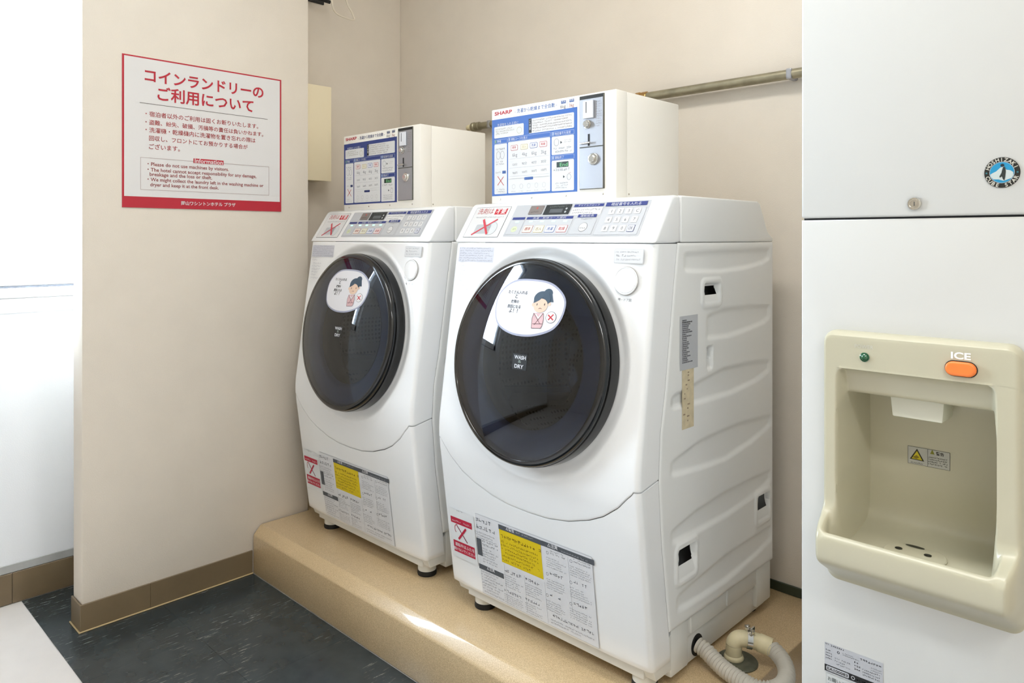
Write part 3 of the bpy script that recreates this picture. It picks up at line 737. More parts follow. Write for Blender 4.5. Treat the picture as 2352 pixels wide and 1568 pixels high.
d = Deck(CP, .0012); d.disc(sx(.07), sy(.22), .010, .009, (224, 232, 196), 0); d.small(sx(.05), sy(.18), sx(.09), sy(.26), 1, (120, 130, 110), 1, ragged=0); d.build('round_key', cpo)
for x in (.07, .185, .275, .365, .455):
    d = Deck(CP, .0014); d.rect(sx(x) - .006, sy(.43), sx(x) + .006, sy(.475), GLED, 0, .001); d.build('indicator_led', cpo)
# ---- lower warning label and red sticker
d = Deck(LO, .0014 - .0012 + .0004); d.base = .0002; c = Crop(d, 1020, 1150, 370 / 1706)
LG = (246, 247, 251); DG = (92, 97, 104); TG = (158, 160, 168)
def RB(x0, ya, x1_, yb):
    a0_, b1_ = c.P(x0, ya); b0_ = c.P(x0, yb)[1]; d.rect(a0_, b0_, c.P(x1_, ya)[0], b1_, DG, 3)
la0, lb1 = c.P(328, 128); la1, lb0 = c.P(1640, 1500); lb0 = min(lb0, c.P(395, 962)[1]); d.rect(la0, lb0, la1, lb1, (206, 208, 213), 0); d.rect(la0 + .001, lb0 + .001, la1 - .001, lb1 - .001, LG, 1)
RB(573, 243, 1022, 292); c.T('△警告', 655, 303, 740, (240, 240, 244), 4, .02); 
q = c.P(760, 345); d.small(q[0], q[1], c.P(950, 420)[0], q[1] + .006, 1, (210, 212, 218), 4, ragged=0)
c.R(581, 292, 1055, 832, (246, 216, 8), 3)
RB(1036, 418, 1570, 470); c.T('△注意', 1095, 478, 1200, (240, 240, 244), 4, .02)
q = c.P(1225, 535); d.small(q[0], q[1], c.P(1520, 610)[0], q[1] + .0055, 1, (210, 212, 218), 4, ragged=0)
RB(370, 656, 620, 706); c.T('△注意', 455, 722, 535, (240, 240, 244), 4, .02)
RB(342, 384, 391, 555)
def cols(x0, x1_, y0_, y1_, rows, col, **k):
    a0_, b1_ = c.P(x0, y0_); a1_ = c.P(x1_, y0_)[0]; b0_ = max(c.P(x0, y1_)[1], lb0 + .004)
    if b1_ - b0_ > .002: d.small(a0_, b0_, a1_, b1_, rows, col, 4, **k)
YT = (150, 120, 10)
cols(600, 1030, 335, 395, 1, YT, ragged=0, w=.16); cols(600, 1000, 400, 620, 6, YT)
cols(330, 540, 150, 290, 2, (120, 122, 130), ragged=.1); cols(330, 560, 300, 380, 3, TG); cols(400, 565, 400, 470, 2, (120, 122, 130)); cols(400, 565, 480, 640, 6, TG)
cols(395, 620, 720, 945, 8, TG)
for (x0, x1_, y0_) in ((640, 830, 700), (860, 1030, 790)):
    cols(x0, x1_, y0_, y0_ + 60, 1, (120, 122, 130), ragged=.1); cols(x0, x1_, y0_ + 65, y0_ + 200, 6, TG)
    cols(x0, x1_, y0_ + 215, y0_ + 265, 1, (120, 122, 130), ragged=.1); cols(x0, x1_, y0_ + 270, y0_ + 390, 5, TG)
for (x0, x1_, y0_, k_) in ((1080, 1280, 510, 3), (1330, 1550, 600, 3)):
    for g in range(k_):
        yy = y0_ + g * 225; ax, by = c.P(x0, yy + 30); d.ring(ax + .004, by, .0038, .0038, .0007, (120, 122, 130), 4, 14)
        cols(x0 + 40, x1_, yy, yy + 55, 2 if g == 0 else 1, (112, 114, 122), ragged=.15); cols(x0, x1_, yy + 70, yy + 185, 5, TG)
cols(1150, 1600, 1180, 1230, 1, (112, 114, 122), ragged=0); cols(1130, 1600, 1235, 1290, 2, TG)
for x, ya, yb in ((635, 660, 1080), (850, 790, 1160), (1065, 860, 1290), (1310, 590, 1150)):
    p = c.P(x, ya); q = c.P(x, yb); d.line(p, (p[0], max(q[1], lb0 + .003)), .0007, (196, 198, 204), 3)
d.build('warning_label', mw, label='grey printed warning label with a yellow block')
d = Deck(LO, .0002); c = Crop(d, 1020, 1150, 370 / 1706); RR = (204, 28, 66)
c.R(48, 60, 362, 690, (248, 250, 252), 0, .003); c.R(69, 152, 297, 305, RR, 2); c.R(101, 402, 336, 620, RR, 2)
q = c.P(88, 205); d.small(q[0], q[1] - .001, c.P(285, 270)[0], q[1] + .0065, 1, (246, 226, 230), 3, ragged=0, w=.2)
c.T('運転中はふたを', 122, 462, 318, (250, 235, 238), 3, .015); c.T('開けないでください', 112, 502, 325, (250, 235, 238), 3, .015)
c.L(135, 255, 250, 450, .0028, (150, 40, 80), 2); c.L(232, 300, 158, 402, .006, RR, 3)
for k in range(6):
    t0, t1_ = math.radians(95 + 22 * k), math.radians(95 + 22 * (k + 1)); m0 = c.P(150, 300)
    d.line((m0[0] + .013 * math.cos(t0), m0[1] + .013 * math.sin(t0)), (m0[0] + .013 * math.cos(t1_), m0[1] + .013 * math.sin(t1_)), .0018, RR, 2)
q = c.P(135, 110); d.small(q[0], q[1], c.P(205, 150)[0], q[1] + .006, 1, (120, 120, 126), 2, ragged=0)
d.build('red_sticker', mw, label='red and white caution sticker')
# ---- side stickers
d = Deck(SD, .0028); d.off = .002
d.R(1561, 727, 1602, 842, (206, 208, 212), 0); a0_, b1_ = d.P(1566, 735); a1_, b0_ = d.P(1594, 830)
# print runs sideways: build rows by turning small blocks
for k in range(22):
    yb = b1_ - (b1_ - b0_) * k / 22; L_ = (a1_ - a0_) * (R.random() * .5 + .3); x = a0_
    while x < a0_ + L_:
        w_ = .001 + R.random() * .003; d.rect(x, yb - .0028, x + w_, yb, (70, 70, 76) if k in (0, 1) else (112, 112, 120), 2); x += w_ + .001
d.build('rating_label', mw)
d = Deck(SD, .0026); d.off = .002; d.R(1566, 842, 1593, 978, mat('yellowed_tape', (206, 192, 160), .45, noise=.12, nscale=60), 0)
a0_, b1_ = d.P(1568, 850); a1_, b0_ = d.P(1588, 970)
for k in range(12):
    yb = b1_ - (b1_ - b0_) * (k + R.random() * .6) / 12; x = a0_ + R.random() * .02
    d.rect(x, yb - .003, x + .003 + R.random() * .008, yb, (170, 148, 124), 1)
d.build('yellowed_label', mw, label='yellowed paper label')

# ================================================================== COIN BOX
BX0, BX1, BY0, BY1, BZ0, BZ1 = -1.447, -1.026, 1.42, 1.70, 1.2140, 1.4735
BF = Fr((0, BY0, 0), (1, 0, 0), (0, 0, 1))
def coin_box(label, loc, blue):
    t = thing('coin_box', label, 'coin box', Vector((-1.237, 1.56, 1.2140)), 'coin boxes on the washing machines')
    # sheet metal cover: separate front edge and body
    v, f = join(boxd(BX0, BX1, BY0, BY0 + .045, BZ0, BZ1, .003), boxd(BX0 + .001, BX1 - .0005, BY0 + .0455, BY1, BZ0, BZ1 - .0005, .003))
    # the slot opening is a real recess: plates sit proud in a dark frame
    mk('cover', v, f, M_BOX, t, smooth=40)
    d = Deck(BF, .0003); c = Crop(d, 1120, 210, 280 / 1689)
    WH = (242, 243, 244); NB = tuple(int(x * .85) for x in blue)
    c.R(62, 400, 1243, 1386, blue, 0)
    c.T('SHARP', 98, 338, 338, (205, 50, 70), 1, .03, y1=288); q = c.P(160, 385); d.small(q[0], q[1], c.P(255, 370)[0], q[1] + .004, 1, (190, 180, 180), 1, ragged=0)
    c.T('- 洗濯から乾燥まで全自動 -', 378, 300, 962, tuple(min(255, x + 20) for x in NB), 1, .004)
    c.R(1018, 130, 1084, 160, NB, 1); c.T('洗濯', 1024, 156, 1078, WH, 2); c.R(1133, 108, 1198, 138, NB, 1); c.T('乾燥', 1139, 134, 1192, WH, 2)
    c.T('6kg', 1008, 236, 1082, (130, 130, 140), 1); c.T('3kg', 1128, 216, 1196, (190, 130, 130), 1); c.L(1102, 115, 1102, 232, .0006, (150, 150, 160), 1)
    # two top boxes
    c.R(93, 498, 501, 600, WH, 1, .003)
    q = c.P(135, 494); d.text('洗濯物を入れる前に', q[0], q[1] + .001, c.P(430, 440)[0], (225, 232, 246), 2, 0)
    c.S(115, 515, 380, 572, 3, (150, 146, 120), 2); a_, b_ = c.P(440, 535); d.ring(a_, b_, .009, .009, .0008, (190, 186, 130), 2, 20)
    c.R(572, 382, 1198, 500, WH, 1, .003); c.R(570, 380, 611, 572, (30, 36, 40), 2); 
    q0 = c.P(578, 420)
    for k, ch in enumerate('ご注意'): a_, b_ = c.P(577, 425 + k * 50); d.text(ch, a_, b_ - .001, c.P(604, 425)[0], (240, 240, 240), 3)
    c.S(622, 385, 1180, 490, 5, (150, 130, 120), 2)
    # columns
    for x0, yh, x1_, yhb, y0_, y1_, ttl, n in ((95, 672, 270, 728, 738, 1422, '準備', 1), (285, 648, 868, 640, 704, 1392, '運転コースを選ぶ', 2), (888, 566, 1197, 560, 632, 852, '暗証番号を設定', 3), (888, 905, 1197, 905, 962, 1365, '運転終了', 4)):
        a0_, b1_ = c.P(x0, y0_); a1_, b0_ = c.P(x1_, y1_)
        if n == 1: b0_ = c.P(x0, 1425)[1]
        if n == 2: b0_ = c.P(x0, 1412)[1]
        d.rect(a0_, b0_, a1_, b1_, WH, 1, .003)
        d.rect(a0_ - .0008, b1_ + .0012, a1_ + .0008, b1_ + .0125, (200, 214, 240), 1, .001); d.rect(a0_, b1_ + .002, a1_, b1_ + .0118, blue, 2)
        d.rect(a0_ + .002, b1_ + .003, a0_ + .0085, b1_ + .0112, (90, 150, 130) if n == 1 else (150, 180, 228), 3)
        d.text('①②③④'[n - 1], a0_ + .0025, b1_ + .0045, a0_ + .008, WH, 4)
        d.text(ttl, a0_ + .011, b1_ + .004, a0_ + .011 + .0075 * len(ttl), (238, 242, 250), 3, 0)
    TGc = (150, 152, 160)
    a_, b_ = c.P(150, 885); d.ring(a_, b_, .008, .011, .0009, TGc, 2, 20); a_, b_ = c.P(205, 880); d.ring(a_, b_, .008, .011, .0009, TGc, 2, 20)
    c.S(112, 780, 250, 812, 1, TGc, 2, ragged=0); c.S(120, 965, 240, 1015, 2, TGc, 2); c.S(112, 1105, 195, 1138, 1, TGc, 2, ragged=0); c.R(205, 1100, 254, 1135, NB, 2)
    c.L(140, 1175, 225, 1300, .0018, (220, 80, 70), 3); c.L(222, 1180, 140, 1300, .0018, (220, 80, 70), 3); c.S(130, 1345, 240, 1400, 2, TGc, 2)
    for x, y, col, cc, tt in ((322, 748, (214, 110, 110), (250, 240, 240), '標準'), (458, 733, (226, 206, 160), (250, 246, 226), '念入'), (588, 712, (90, 110, 190), (244, 246, 252), '洗濯'), (720, 695, (222, 90, 90), (252, 240, 240), '乾燥')):
        a0_, b1_ = c.P(x, y); d.rect(a0_, b1_ - .0145, a0_ + .026, b1_, col, 2, .003); d.rect(a0_ + .001, b1_ - .0135, a0_ + .025, b1_ - .001, cc, 3, .0025); d.text(tt, a0_ + .006, b1_ - .0095, a0_ + .02, col, 4)
    for row, (yy, ts) in enumerate(((905, ('6kg', '4kg', '6kg', '3kg')), (1030, ('120分', '90分', '40分', '30分')), (1145, ('700円', '500円', '300円', '100円')))):
        for k, tt in enumerate(ts):
            a_, b_ = c.P(345 + k * 132, yy - k * 14); d.text(tt, a_, b_, a_ + .018, (160, 162, 168), 2)
        p_ = c.P(300, yy + 35); d.line(p_, (c.P(850, yy)[0], p_[1]), .0005, (206, 208, 214), 2)
    c.R(510, 1188, 632, 1216, NB, 2, .002); p_ = c.P(300, 1215); d.line(p_, (c.P(850, 1190)[0], p_[1]), .0006, (200, 204, 212), 1)
    for k in range(5):
        a_, b_ = c.P(362 + k * 105, 1318 - k * 7); d.ring(a_, b_, .006, .0065, .0006, (190, 192, 196), 2, 14); d.small(a_ - .008, b_ - .015, a_ + .008, b_ - .011, 1, TGc, 2, ragged=0)
    a_, b_ = c.P(955, 705); d.ring(a_, b_, .0085, .0095, .0009, TGc, 2, 20); c.poly([(1010, 685), (1035, 705), (1010, 725)], (60, 66, 70), 2); c.S(1060, 660, 1165, 700, 2, (200, 190, 190), 2); c.S(915, 770, 1175, 835, 2, TGc, 2, ragged=.1)
    c.R(957, 980, 1122, 1040, (26, 52, 44), 2); c.T('End', 1003, 1040, 1112, (130, 220, 150), 3, .01, y1=990)
    c.S(915, 1062, 1165, 1100, 1, TGc, 2, ragged=0); c.poly([(1048, 1160), (1072, 1180), (1048, 1200)], (60, 66, 70), 2); a_, b_ = c.P(1128, 1180); d.ring(a_, b_, .007, .008, .0009, TGc, 2, 20); c.S(1100, 1115, 1160, 1135, 1, (200, 110, 110), 2, ragged=0)
    c.S(940, 1255, 1160, 1340, 3, TGc, 2)
    d.build('instruction_poster', t, label='blue and white printed instructions')
    # coin mechanism
    c = Crop(Deck(BF, 0), 1120, 210, 280 / 1689)
    A0, B1 = c.P(1278, 75); A1, B0 = c.P(1622, 1342)
    mk('mechanism_frame', *boxd(A0, A1, BY0 - .0025, BY0 + .004, B0, B1, .001, 1), mat('mech_frame_grey', (96, 96, 88), .4, metal=.4), t)
    a0_, b1_ = c.P(1288, 125); a1_ = c.P(1612, 110)[0]; bm_ = c.P(1285, 785)[1]
    up_ = mk('upper_plate', *boxd(a0_, a1_, BY0 - .0045, BY0 - .0026, bm_ + .001, b1_, .0006, 1), M_STEEL, t)
    lo_ = mk('lower_plate', *boxd(a0_, a1_, BY0 - .0045, BY0 - .0026, c.P(1285, 1355)[1], bm_ - .001, .0006, 1), M_STEEL, t)
    dk = Deck(BF, .0027); dk.rect(a0_, b1_ + .0006, a1_, B1 - .001, (26, 28, 26), 0); dk.build('top_slot', t)
    BP = Fr((0, BY0 - .0045, 0), (1, 0, 0), (0, 0, 1)); dk = Deck(BP, .0002); cc = Crop(dk, 1120, 210, 280 / 1689)
    cc.S(1500, 125, 1600, 480, 11, (150, 140, 130), 0, ragged=.5); dk.build('plate_print', up_)
    p0 = cc.P(1338, 140); p1 = cc.P(1475, 365)
    sl = mk('coin_entry', *boxd(p0[0], p1[0], BY0 - .0105, BY0 - .0046, p1[1], p0[1], .0015), mat('entry_plastic', (226, 230, 238), .25, coat=.4), up_)
    q0 = cc.P(1380, 150); q1 = cc.P(1395, 300); mk('coin_slit', *boxd(q0[0], q0[0] + .0022, BY0 - .0108, BY0 - .01, q1[1], q0[1]), M_DARK, t)
    a_, b_ = cc.P(1385, 455); mk('return_button', *capd([(.0105, 0), (.0105, .003), (.0085, .0035), (.0082, .009), (.006, .0115)], BP, a_, b_), M_CHROME, up_, smooth=40)
    q0 = cc.P(1388, 590); q1 = cc.P(1414, 752); mk('return_slot', *boxd(q0[0], q1[0], BY0 - .0049, BY0 - .0044, q1[1], q0[1]), M_DARK, up_)
    q0 = cc.P(1292, 725); q1 = cc.P(1440, 705); mk('return_lever', *tube([(q0[0], BY0 - .008, q0[1]), (q1[0], BY0 - .012, q0[1])], .0022, 10), M_CHROME, up_, smooth=60)
    a_, b_ = cc.P(1466, 935); lk = mk('lock', *capd([(.0145, 0), (.0145, .003), (.013, .005), (.009, .0055), (.0085, .009), (.0075, .0098)], BP, a_, b_), M_CHROME, lo_, smooth=40)
    # screws along the lower flange
    for px_, py_ in ((1149, 458), (1221, 454), (1300, 449.5), (1385, 445)):
        a_, b_ = BF.ab(px_, py_); mk('screw', *capd([(.0022, 0), (.0022, .001), (.001, .0012)], BF, a_, b_, 12), M_CHROME, t)
    BS = Fr((BX1 - .0005, 0, 0), (0, 1, 0), (0, 0, 1))
    for px_, py_ in ((1444, 446),):
        a_, b_ = BS.ab(px_, py_); mk('screw', *capd([(.0022, 0), (.0022, .001), (.001, .0012)], BS, a_, b_, 12), M_CHROME, t)
    t.location = Vector(loc); return t
DX, DY = -.748, .013
coin_box('white coin payment box with cobalt blue poster lightened by painted window glare, on the washer beside the ice dispenser', (-1.237, 1.56, 1.2140), (58, 112, 200))  # paler than the navy twin: window glare is put into the print colour
coin_box('white coin payment box with navy blue poster, on the washer against the sign wall', (-1.237 + DX, 1.56 + DY, 1.2140), (46, 66, 140))

# second machine
def copy_tree(o, parent=None):
    c_ = o.copy(); COL.objects.link(c_); c_.parent = parent
    if o.name in OG: OG[c_.name] = OG[o.name]
    for ch in list(o.children): copy_tree(ch, c_)
    return c_
m2 = copy_tree(mw); m2.location = WO + Vector((DX, DY, 0))
m2['label'] = 'white front-loading washer-dryer against the sign wall, in the alcove corner'

# ================================================================== ICE DISPENSER
IY = 1.165; IX0, IX1 = -.481, -.150
ice = thing('ice_dispenser', 'tall white ice dispenser with beige bowl recess and orange button', 'ice machine', (-.316, 1.45, 0))
IFr = Fr((0, IY, 0), (1, 0, 0), (0, 0, 1))
V = [(x, y, z) for z in (.03, 1.86) for x, y in ((IX0, IY + .012), (IX1, IY + .012), (IX1, 1.75), (IX0, 1.75))]
mk('cabinet', V, [[0, 3, 2, 1], [4, 5, 6, 7], [1, 2, 6, 5], [2, 3, 7, 6], [3, 0, 4, 7]], M_ICE, ice)
mk('plinth_base', *boxd(IX0 + .01, IX1 - .01, IY + .03, 1.74, .0006, .0295), M_RUBBER, ice)
zs = 1.1500
mk('upper_door', *boxd(IX0, IX1, IY, IY + .02, zs + .0015, 1.86, .004, 3), M_ICE, ice, smooth=40)
mk('door_gap', *boxd(IX0 + .002, IX1 - .002, IY + .008, IY + .0125, zs - .004, zs + .004), M_DARK, ice)
ha0, ha1, hb0, hb1 = -.427, -.206, .648, .932
o4 = [(IX0, .032), (IX1, .032), (IX1, zs - .0015), (IX0, zs - .0015)]; i4 = [(ha0, hb0), (ha1, hb0), (ha1, hb1), (ha0, hb1)]
e = .003
ins = [(IX0 + e, .032 + e), (IX1 - e, .032 + e), (IX1 - e, zs - .0015 - e), (IX0 + e, zs - .0015 - e)]
V = [(x, IY + .02, z) for x, z in o4] + [(x, IY + e, z) for x, z in o4] + [(x + (e * .3 if x < -.3 else -e * .3), IY + e * .3, z) for x, z in o4] + [(x, IY, z) for x, z in ins] + [(x, IY, z) for x, z in i4] + [(x, IY + .02, z) for x, z in i4]
Fc = [[r_ * 4 + k, r_ * 4 + (k + 1) % 4, (r_ + 1) * 4 + (k + 1) % 4, (r_ + 1) * 4 + k] for r_ in range(5) for k in range(4)]
mk('lower_door', V, Fc, M_ICE, ice, smooth=50)
# moulded bezel
BFr = Fr((0, IY - .018, 0), (1, 0, 0), (0, 0, 1))
bL = BFr.ab(1888, 900)[0]; bR = BFr.ab(2350, 900)[0]; bT = BFr.ab(1900, 757)[1]; bBt = .594
oL = BFr.ab(1919, 880)[0]; oR = BFr.ab(2290, 950)[0]; oT = BFr.ab(1925, 843)[1]
inner = [(bT, 0), (bT - .001, .010), (bT - .006, .0175), (bT - .012, .019), (oT + .004, .019), (oT, .0185), (oT - .0015, .012), (oT - .004, .004), (oT - .012, -.001), (.895, -.006), (.887, -.009), (.884, -.014), (.883, -.03), (.882, -.075), (.879, -.094), (.870, -.104), (.84, -.106), (.80, -.107), (.76, -.107), (.73, -.106), (.70, -.105), (.685, -.103), (.674, -.098), (.666, -.088), (.661, -.07), (.657, -.045), (.655, -.01), (.6555, .015), (.659, .034), (.667, .045), (.676, .051), (.682, .056), (.6845, .061), (.682, .066), (.677, .0685), (.655, .0685), (.644, .0665), (.637, .060), (.628, .046), (.612, .02), (.601, .005), (bBt, 0)]
frame_ = [(bT, 0), (bT - .001, .010), (bT - .006, .0175), (bT - .012, .019), (oT + .004, .019), (oT, .019)] + [None] * 22 + [(.716, .0195), (.706, .024), (.698, .036), (.692, .050), (.687, .060), (.680, .066), (.672, .0685), (.655, .0685), (.644, .0665), (.637, .060), (.628, .046), (.612, .02), (.601, .005), (bBt, 0)]
frame_ = frame_[:6] + [(oT - (oT - .716) * (k + 1) / 23, .019) for k in range(22)] + frame_[28:]
assert len(frame_) == len(inner), (len(frame_), len(inner))
def dens(L, n=3):
    out = []
    for i in range(len(L) - 1):
        a = L[max(i - 1, 0)]; b = L[i]; c_ = L[i + 1]; d_ = L[min(i + 2, len(L) - 1)]
        for k in range(n):
            t = k / n; out.append(tuple(.5 * (2 * b[m] + (c_[m] - a[m]) * t + (2 * a[m] - 5 * b[m] + 4 * c_[m] - d_[m]) * t * t + (3 * b[m] - a[m] - 3 * c_[m] + d_[m]) * t ** 3) for m in (0, 1)))
    return out + [L[-1]]
Ii, Ff = dens(inner), dens(frame_)
cols_ = []
x = bL
marks = [bL, bL + .0008, bL + .002, bL + .004, bL + .0065]
n1 = 5
assert oL - .009 > bL + .0065, (oL, bL)
cols_ = marks + [bL + .0065 + (oL - .009 - bL - .0065) * k / n1 for k in range(1, n1 + 1)] + [oL - .009 + .027 * k / 20 for k in range(1, 21)]
cols_ += [oL + .018 + (oR - .018 - oL - .018) * k / 26 for k in range(1, 27)] + [oR - .018 + .030 * k / 20 for k in range(1, 21)]
cols_ += [oR + .012 + (bR - .010 - oR - .012) * k / n1 for k in range(1, n1 + 1)] + [bR - .006, bR - .003, bR - .001, bR]
mid = (bT + bBt) / 2; V = []
for (ib, ip), (fb, fp) in zip(Ii, Ff):
    for a in cols_:
        xa = min(a - oL, oR - a)                      # distance inside the opening
        flare = .008 * sstep((.73 - fb) / .03)        # the bowl widens above the lip
        rc = .012; top = (oT - fb)
        cut = max(0, rc - top); xin = xa + flare - (rc - math.sqrt(max(0, rc * rc - cut * cut)) if cut > 0 and cut < rc else (0))
        w = sstep(xin / .010)
        b = fb + (ib - fb) * w; p = fp + (ip - fp) * w
        ed = min(a - bL, bR - a); k_ = .005 + .008 * sstep((p - .015) / .05)
        rim = math.sqrt(max(0, 1 - (1 - min(1, ed / k_)) ** 2)); p = p * rim if ed < k_ else p
        R0 = .018
        if ed < R0:
            s_ = R0 - math.sqrt(max(0, R0 * R0 - (R0 - ed) ** 2))
            b = mid + (b - mid) * (1 - s_ / ((bT - bBt) / 2))
        V.append((a, IY - p, b))
nc = len(cols_)
bz = mk('bezel', V, grid_faces(len(Ii), nc, flip=True), M_BEZEL, ice, smooth=60)
# button, lamp, lettering
PB = Fr((0, IY - .019, 0), (1, 0, 0), (0, 0, 1))
a0_, bm_ = PB.ab(2172, 846); a1_, bm2 = PB.ab(2244, 850); cbx = (a0_ + a1_) / 2; cbz = PB.ab(2208, 847)[1]; hw = (a1_ - a0_) / 2; hh = .0097
def stadium(hw, hh, h, n=10):
    pts = []
    for k in range(n + 1): t = math.radians(-90 + 180 * k / n); pts.append(PB.pt(cbx + hw - hh + hh * math.cos(t), cbz + hh * math.sin(t), h))
    for k in range(n + 1): t = math.radians(90 + 180 * k / n); pts.append(PB.pt(cbx - hw + hh + hh * math.cos(t), cbz + hh * math.sin(t), h))
    return pts
L_ = [(0, 0), (0, .0045), (.0008, .0062), (.0022, .007), (.005, .0068)]; V = []; Fc = []
for e_, h in L_: V += stadium(hw - e_, hh - e_, h)
n_ = 22
for i in range(len(L_) - 1):
    for k in range(n_): Fc.append([i * n_ + k, i * n_ + (k + 1) % n_, (i + 1) * n_ + (k + 1) % n_, (i + 1) * n_ + k])
Fc.append([(len(L_) - 1) * n_ + k for k in range(n_)])
mk('button_collar', stadium(hw + .0013, hh + .0013, .0006), [list(range(n_))], M_DARK, ice)
mk('ice_button', V, Fc, mat('orange_plastic', (246, 130, 58), .35), ice, smooth=40)
a_, b_ = PB.ab(1986, 820); mk('lamp_lens', *capd([(.0068, 0), (.0068, .001), (.0058, .0015), (.0055, .001), (.0045, .003), (.002, .0042)], PB, a_, b_, 28), mat('green_lens', (8, 84, 50), .15, coat=1), ice, smooth=40)
d = Deck(PB, .0005); d.T('POWER', 1963, 798, 2006, (224, 222, 208), 0, .01); d.build('power_lettering', ice); d = Deck(PB, .0005); d.T('ICE', 2184, 823, 2230, mat('white_print', (250, 250, 246), .5), 0, .03, y1=807); d.build('ice_lettering', ice)
# spout
p0 = Fr((0, IY + .035, 0), (1, 0, 0), (0, 0, 1))
sa, sb = p0.ab(2043, 925); sc_, sd_ = p0.ab(2170, 975); se = .004
V = [(x, y, z) for z, k in ((.889, 0), (sd_ + .001, 1)) for x, y in ((sa + k * se, IY + .035 - 0 * k), (sc_ - k * .003, IY + .035), (sc_ - k * .003, IY + .09), (sa + k * se, IY + .09))]
bm = bmesh.new(); vs = [bm.verts.new(v_) for v_ in V]
for q in ([0, 3, 2, 1], [4, 5, 6, 7], [0, 1, 5, 4], [1, 2, 6, 5], [2, 3, 7, 6], [3, 0, 4, 7]): bm.faces.new([vs[i] for i in q])
bmesh.ops.recalc_face_normals(bm, faces=bm.faces[:]); bmesh.ops.bevel(bm, geom=bm.edges[:], offset=.002, segments=2, affect='EDGES', profile=.5)
mk('spout', *bmd(bm), mat('spout_plastic', (222, 222, 208), .4), ice, smooth=40); bm.free()
# drain plate on the bowl floor
DF = Fr((0, 0, .6562), (1, 0, 0), (0, 1, 0)); ga, gb = DF.ab(2100, 1274)
pl = mk('drain_plate', *capd([(.042, -.004), (.042, .0008), (.0405, .0014)], DF, ga, gb, 40), M_BEZEL, ice, smooth=40)
for px_, py_ in ((2064, 1261), (2131, 1278)):
    a_, b_ = DF.ab(px_, py_); d = Deck(DF, .0021); d.disc(a_, b_, .0052, .0052, (26, 26, 18), 0, 20); d.build('drain_hole', pl)
a_, b_ = DF.ab(2102, 1258); d = Deck(DF, .0021); d.disc(a_, b_, .013, .004, (58, 56, 40), 0, 24); d.build('drain_hole', pl)
# warning label in the recess
WF = Fr((0, IY + .1068, 0), (1, 0, 0), (0, 0, 1)); d = Deck(WF, .0003); c = Crop(d, 2070, 1010, 130 / 2352)
c.R(270, 225, 2030, 1290, (90, 88, 80), 0); a0_, b1_ = c.P(270, 225); a1_, b0_ = c.P(2030, 1290); d.rect(a0_ + .0005, b0_ + .0005, a1_ - .0005, b1_ - .0005, (205, 204, 196), 1)
d.line((c.P(1100, 400)[0], b0_), (c.P(1100, 400)[0], b1_), .0006, (120, 118, 110), 2)
c.poly([(660, 360), (960, 900), (360, 770)], (50, 44, 10), 2); c.poly([(660, 450), (880, 850), (440, 755)], (226, 208, 20), 3); c.poly([(480, 700), (640, 620), (760, 720), (640, 780)], (150, 130, 10), 4)
c.poly([(1295, 400), (1390, 610), (1200, 575)], (140, 140, 30), 2)
c.T('警告', 1450, 620, 1780, (50, 44, 38), 2, .02)
q = c.P(400, 900); d.small(q[0], q[1] - .002, c.P(910, 900)[0], q[1] + .0015, 1, (80, 76, 76), 2, ragged=0, w=.2)
q = c.P(1130, 640); q2 = c.P(1990, 1120); d.small(q[0], q[1] - .0145, q2[0], q[1] - .0005, 4, (70, 68, 58), 2, ragged=.1, w=.2)
d.build('warning_label', ice, label='small white label with yellow hazard triangle')
# lock
a_, b_ = IFr.ab(2101, 468)
lk = mk('lock', *capd([(.0092, 0), (.0092, .0025), (.0084, .0036), (.0066, .0038), (.0062, .0028), (.003, .0028)], IFr, a_, b_, 28), M_CHROME, ice, smooth=40)
d = Deck(IFr, .0030); d.rect(a_ - .0006, b_ - .003, a_ + .0006, b_ + .003, (60, 60, 60), 0); d.build('keyhole', lk)
# round badge
EM = Fr((0, IY - .0012, 0), (1, 0, 0), (0, 0, 1)); ea, eb = EM.ab(2301.5, 396); er = .0205
mk('badge_disc', *capd([(er, -.0011), (er, .0), (er - .0004, .0003)], EM, ea, eb, 48), ink((38, 36, 30)), ice)
d = Deck(EM, .0005); w = er * .70
d.disc(ea, eb, w, w, (206, 218, 226), 0); d.disc(ea, eb, w - .0006, w - .0006, (32, 158, 208), 1)
def E_(x, y): return ea + (x - 915) / 670 * er, eb - (y - 785) / 570 * er
d.poly([E_(480, 850), E_(560, 800), E_(700, 740), E_(860, 600), E_(1000, 560), E_(1080, 690), E_(1230, 720), E_(1330, 790), E_(1340, 900), E_(1270, 1010), E_(1100, 1060), E_(980, 1100), E_(800, 1040), E_(600, 1030), E_(510, 940)], (214, 226, 224), 2)
d.poly([E_(960, 590), E_(1010, 570), E_(1050, 640), E_(1060, 760), E_(1040, 960), E_(1010, 1090), E_(950, 1030), E_(920, 930), E_(840, 980), E_(825, 930), E_(900, 800), E_(930, 680)], (44, 54, 50), 3)
q = E_(935, 520); d.disc(*q, .0022, .0021, (34, 48, 58), 3, 16)
d.arc('HOSHIZAKI', ea, eb, er * .845, er * .845, 158, 24, er * .33, (232, 228, 214), 2)
d.arc('CUBE STAR', ea, eb, er * .845, er * .845, 203, 337, er * .33, (232, 228, 214), 2, bottom=True)
d.disc(ea - er * .86, eb - .0002, .0012, .0012, (60, 130, 140), 2, 10); d.disc(ea + er * .86, eb - .0004, .0012, .0012, (60, 130, 140), 2, 10)
d.build('badge_print', ice, label='round blue badge print with a penguin')
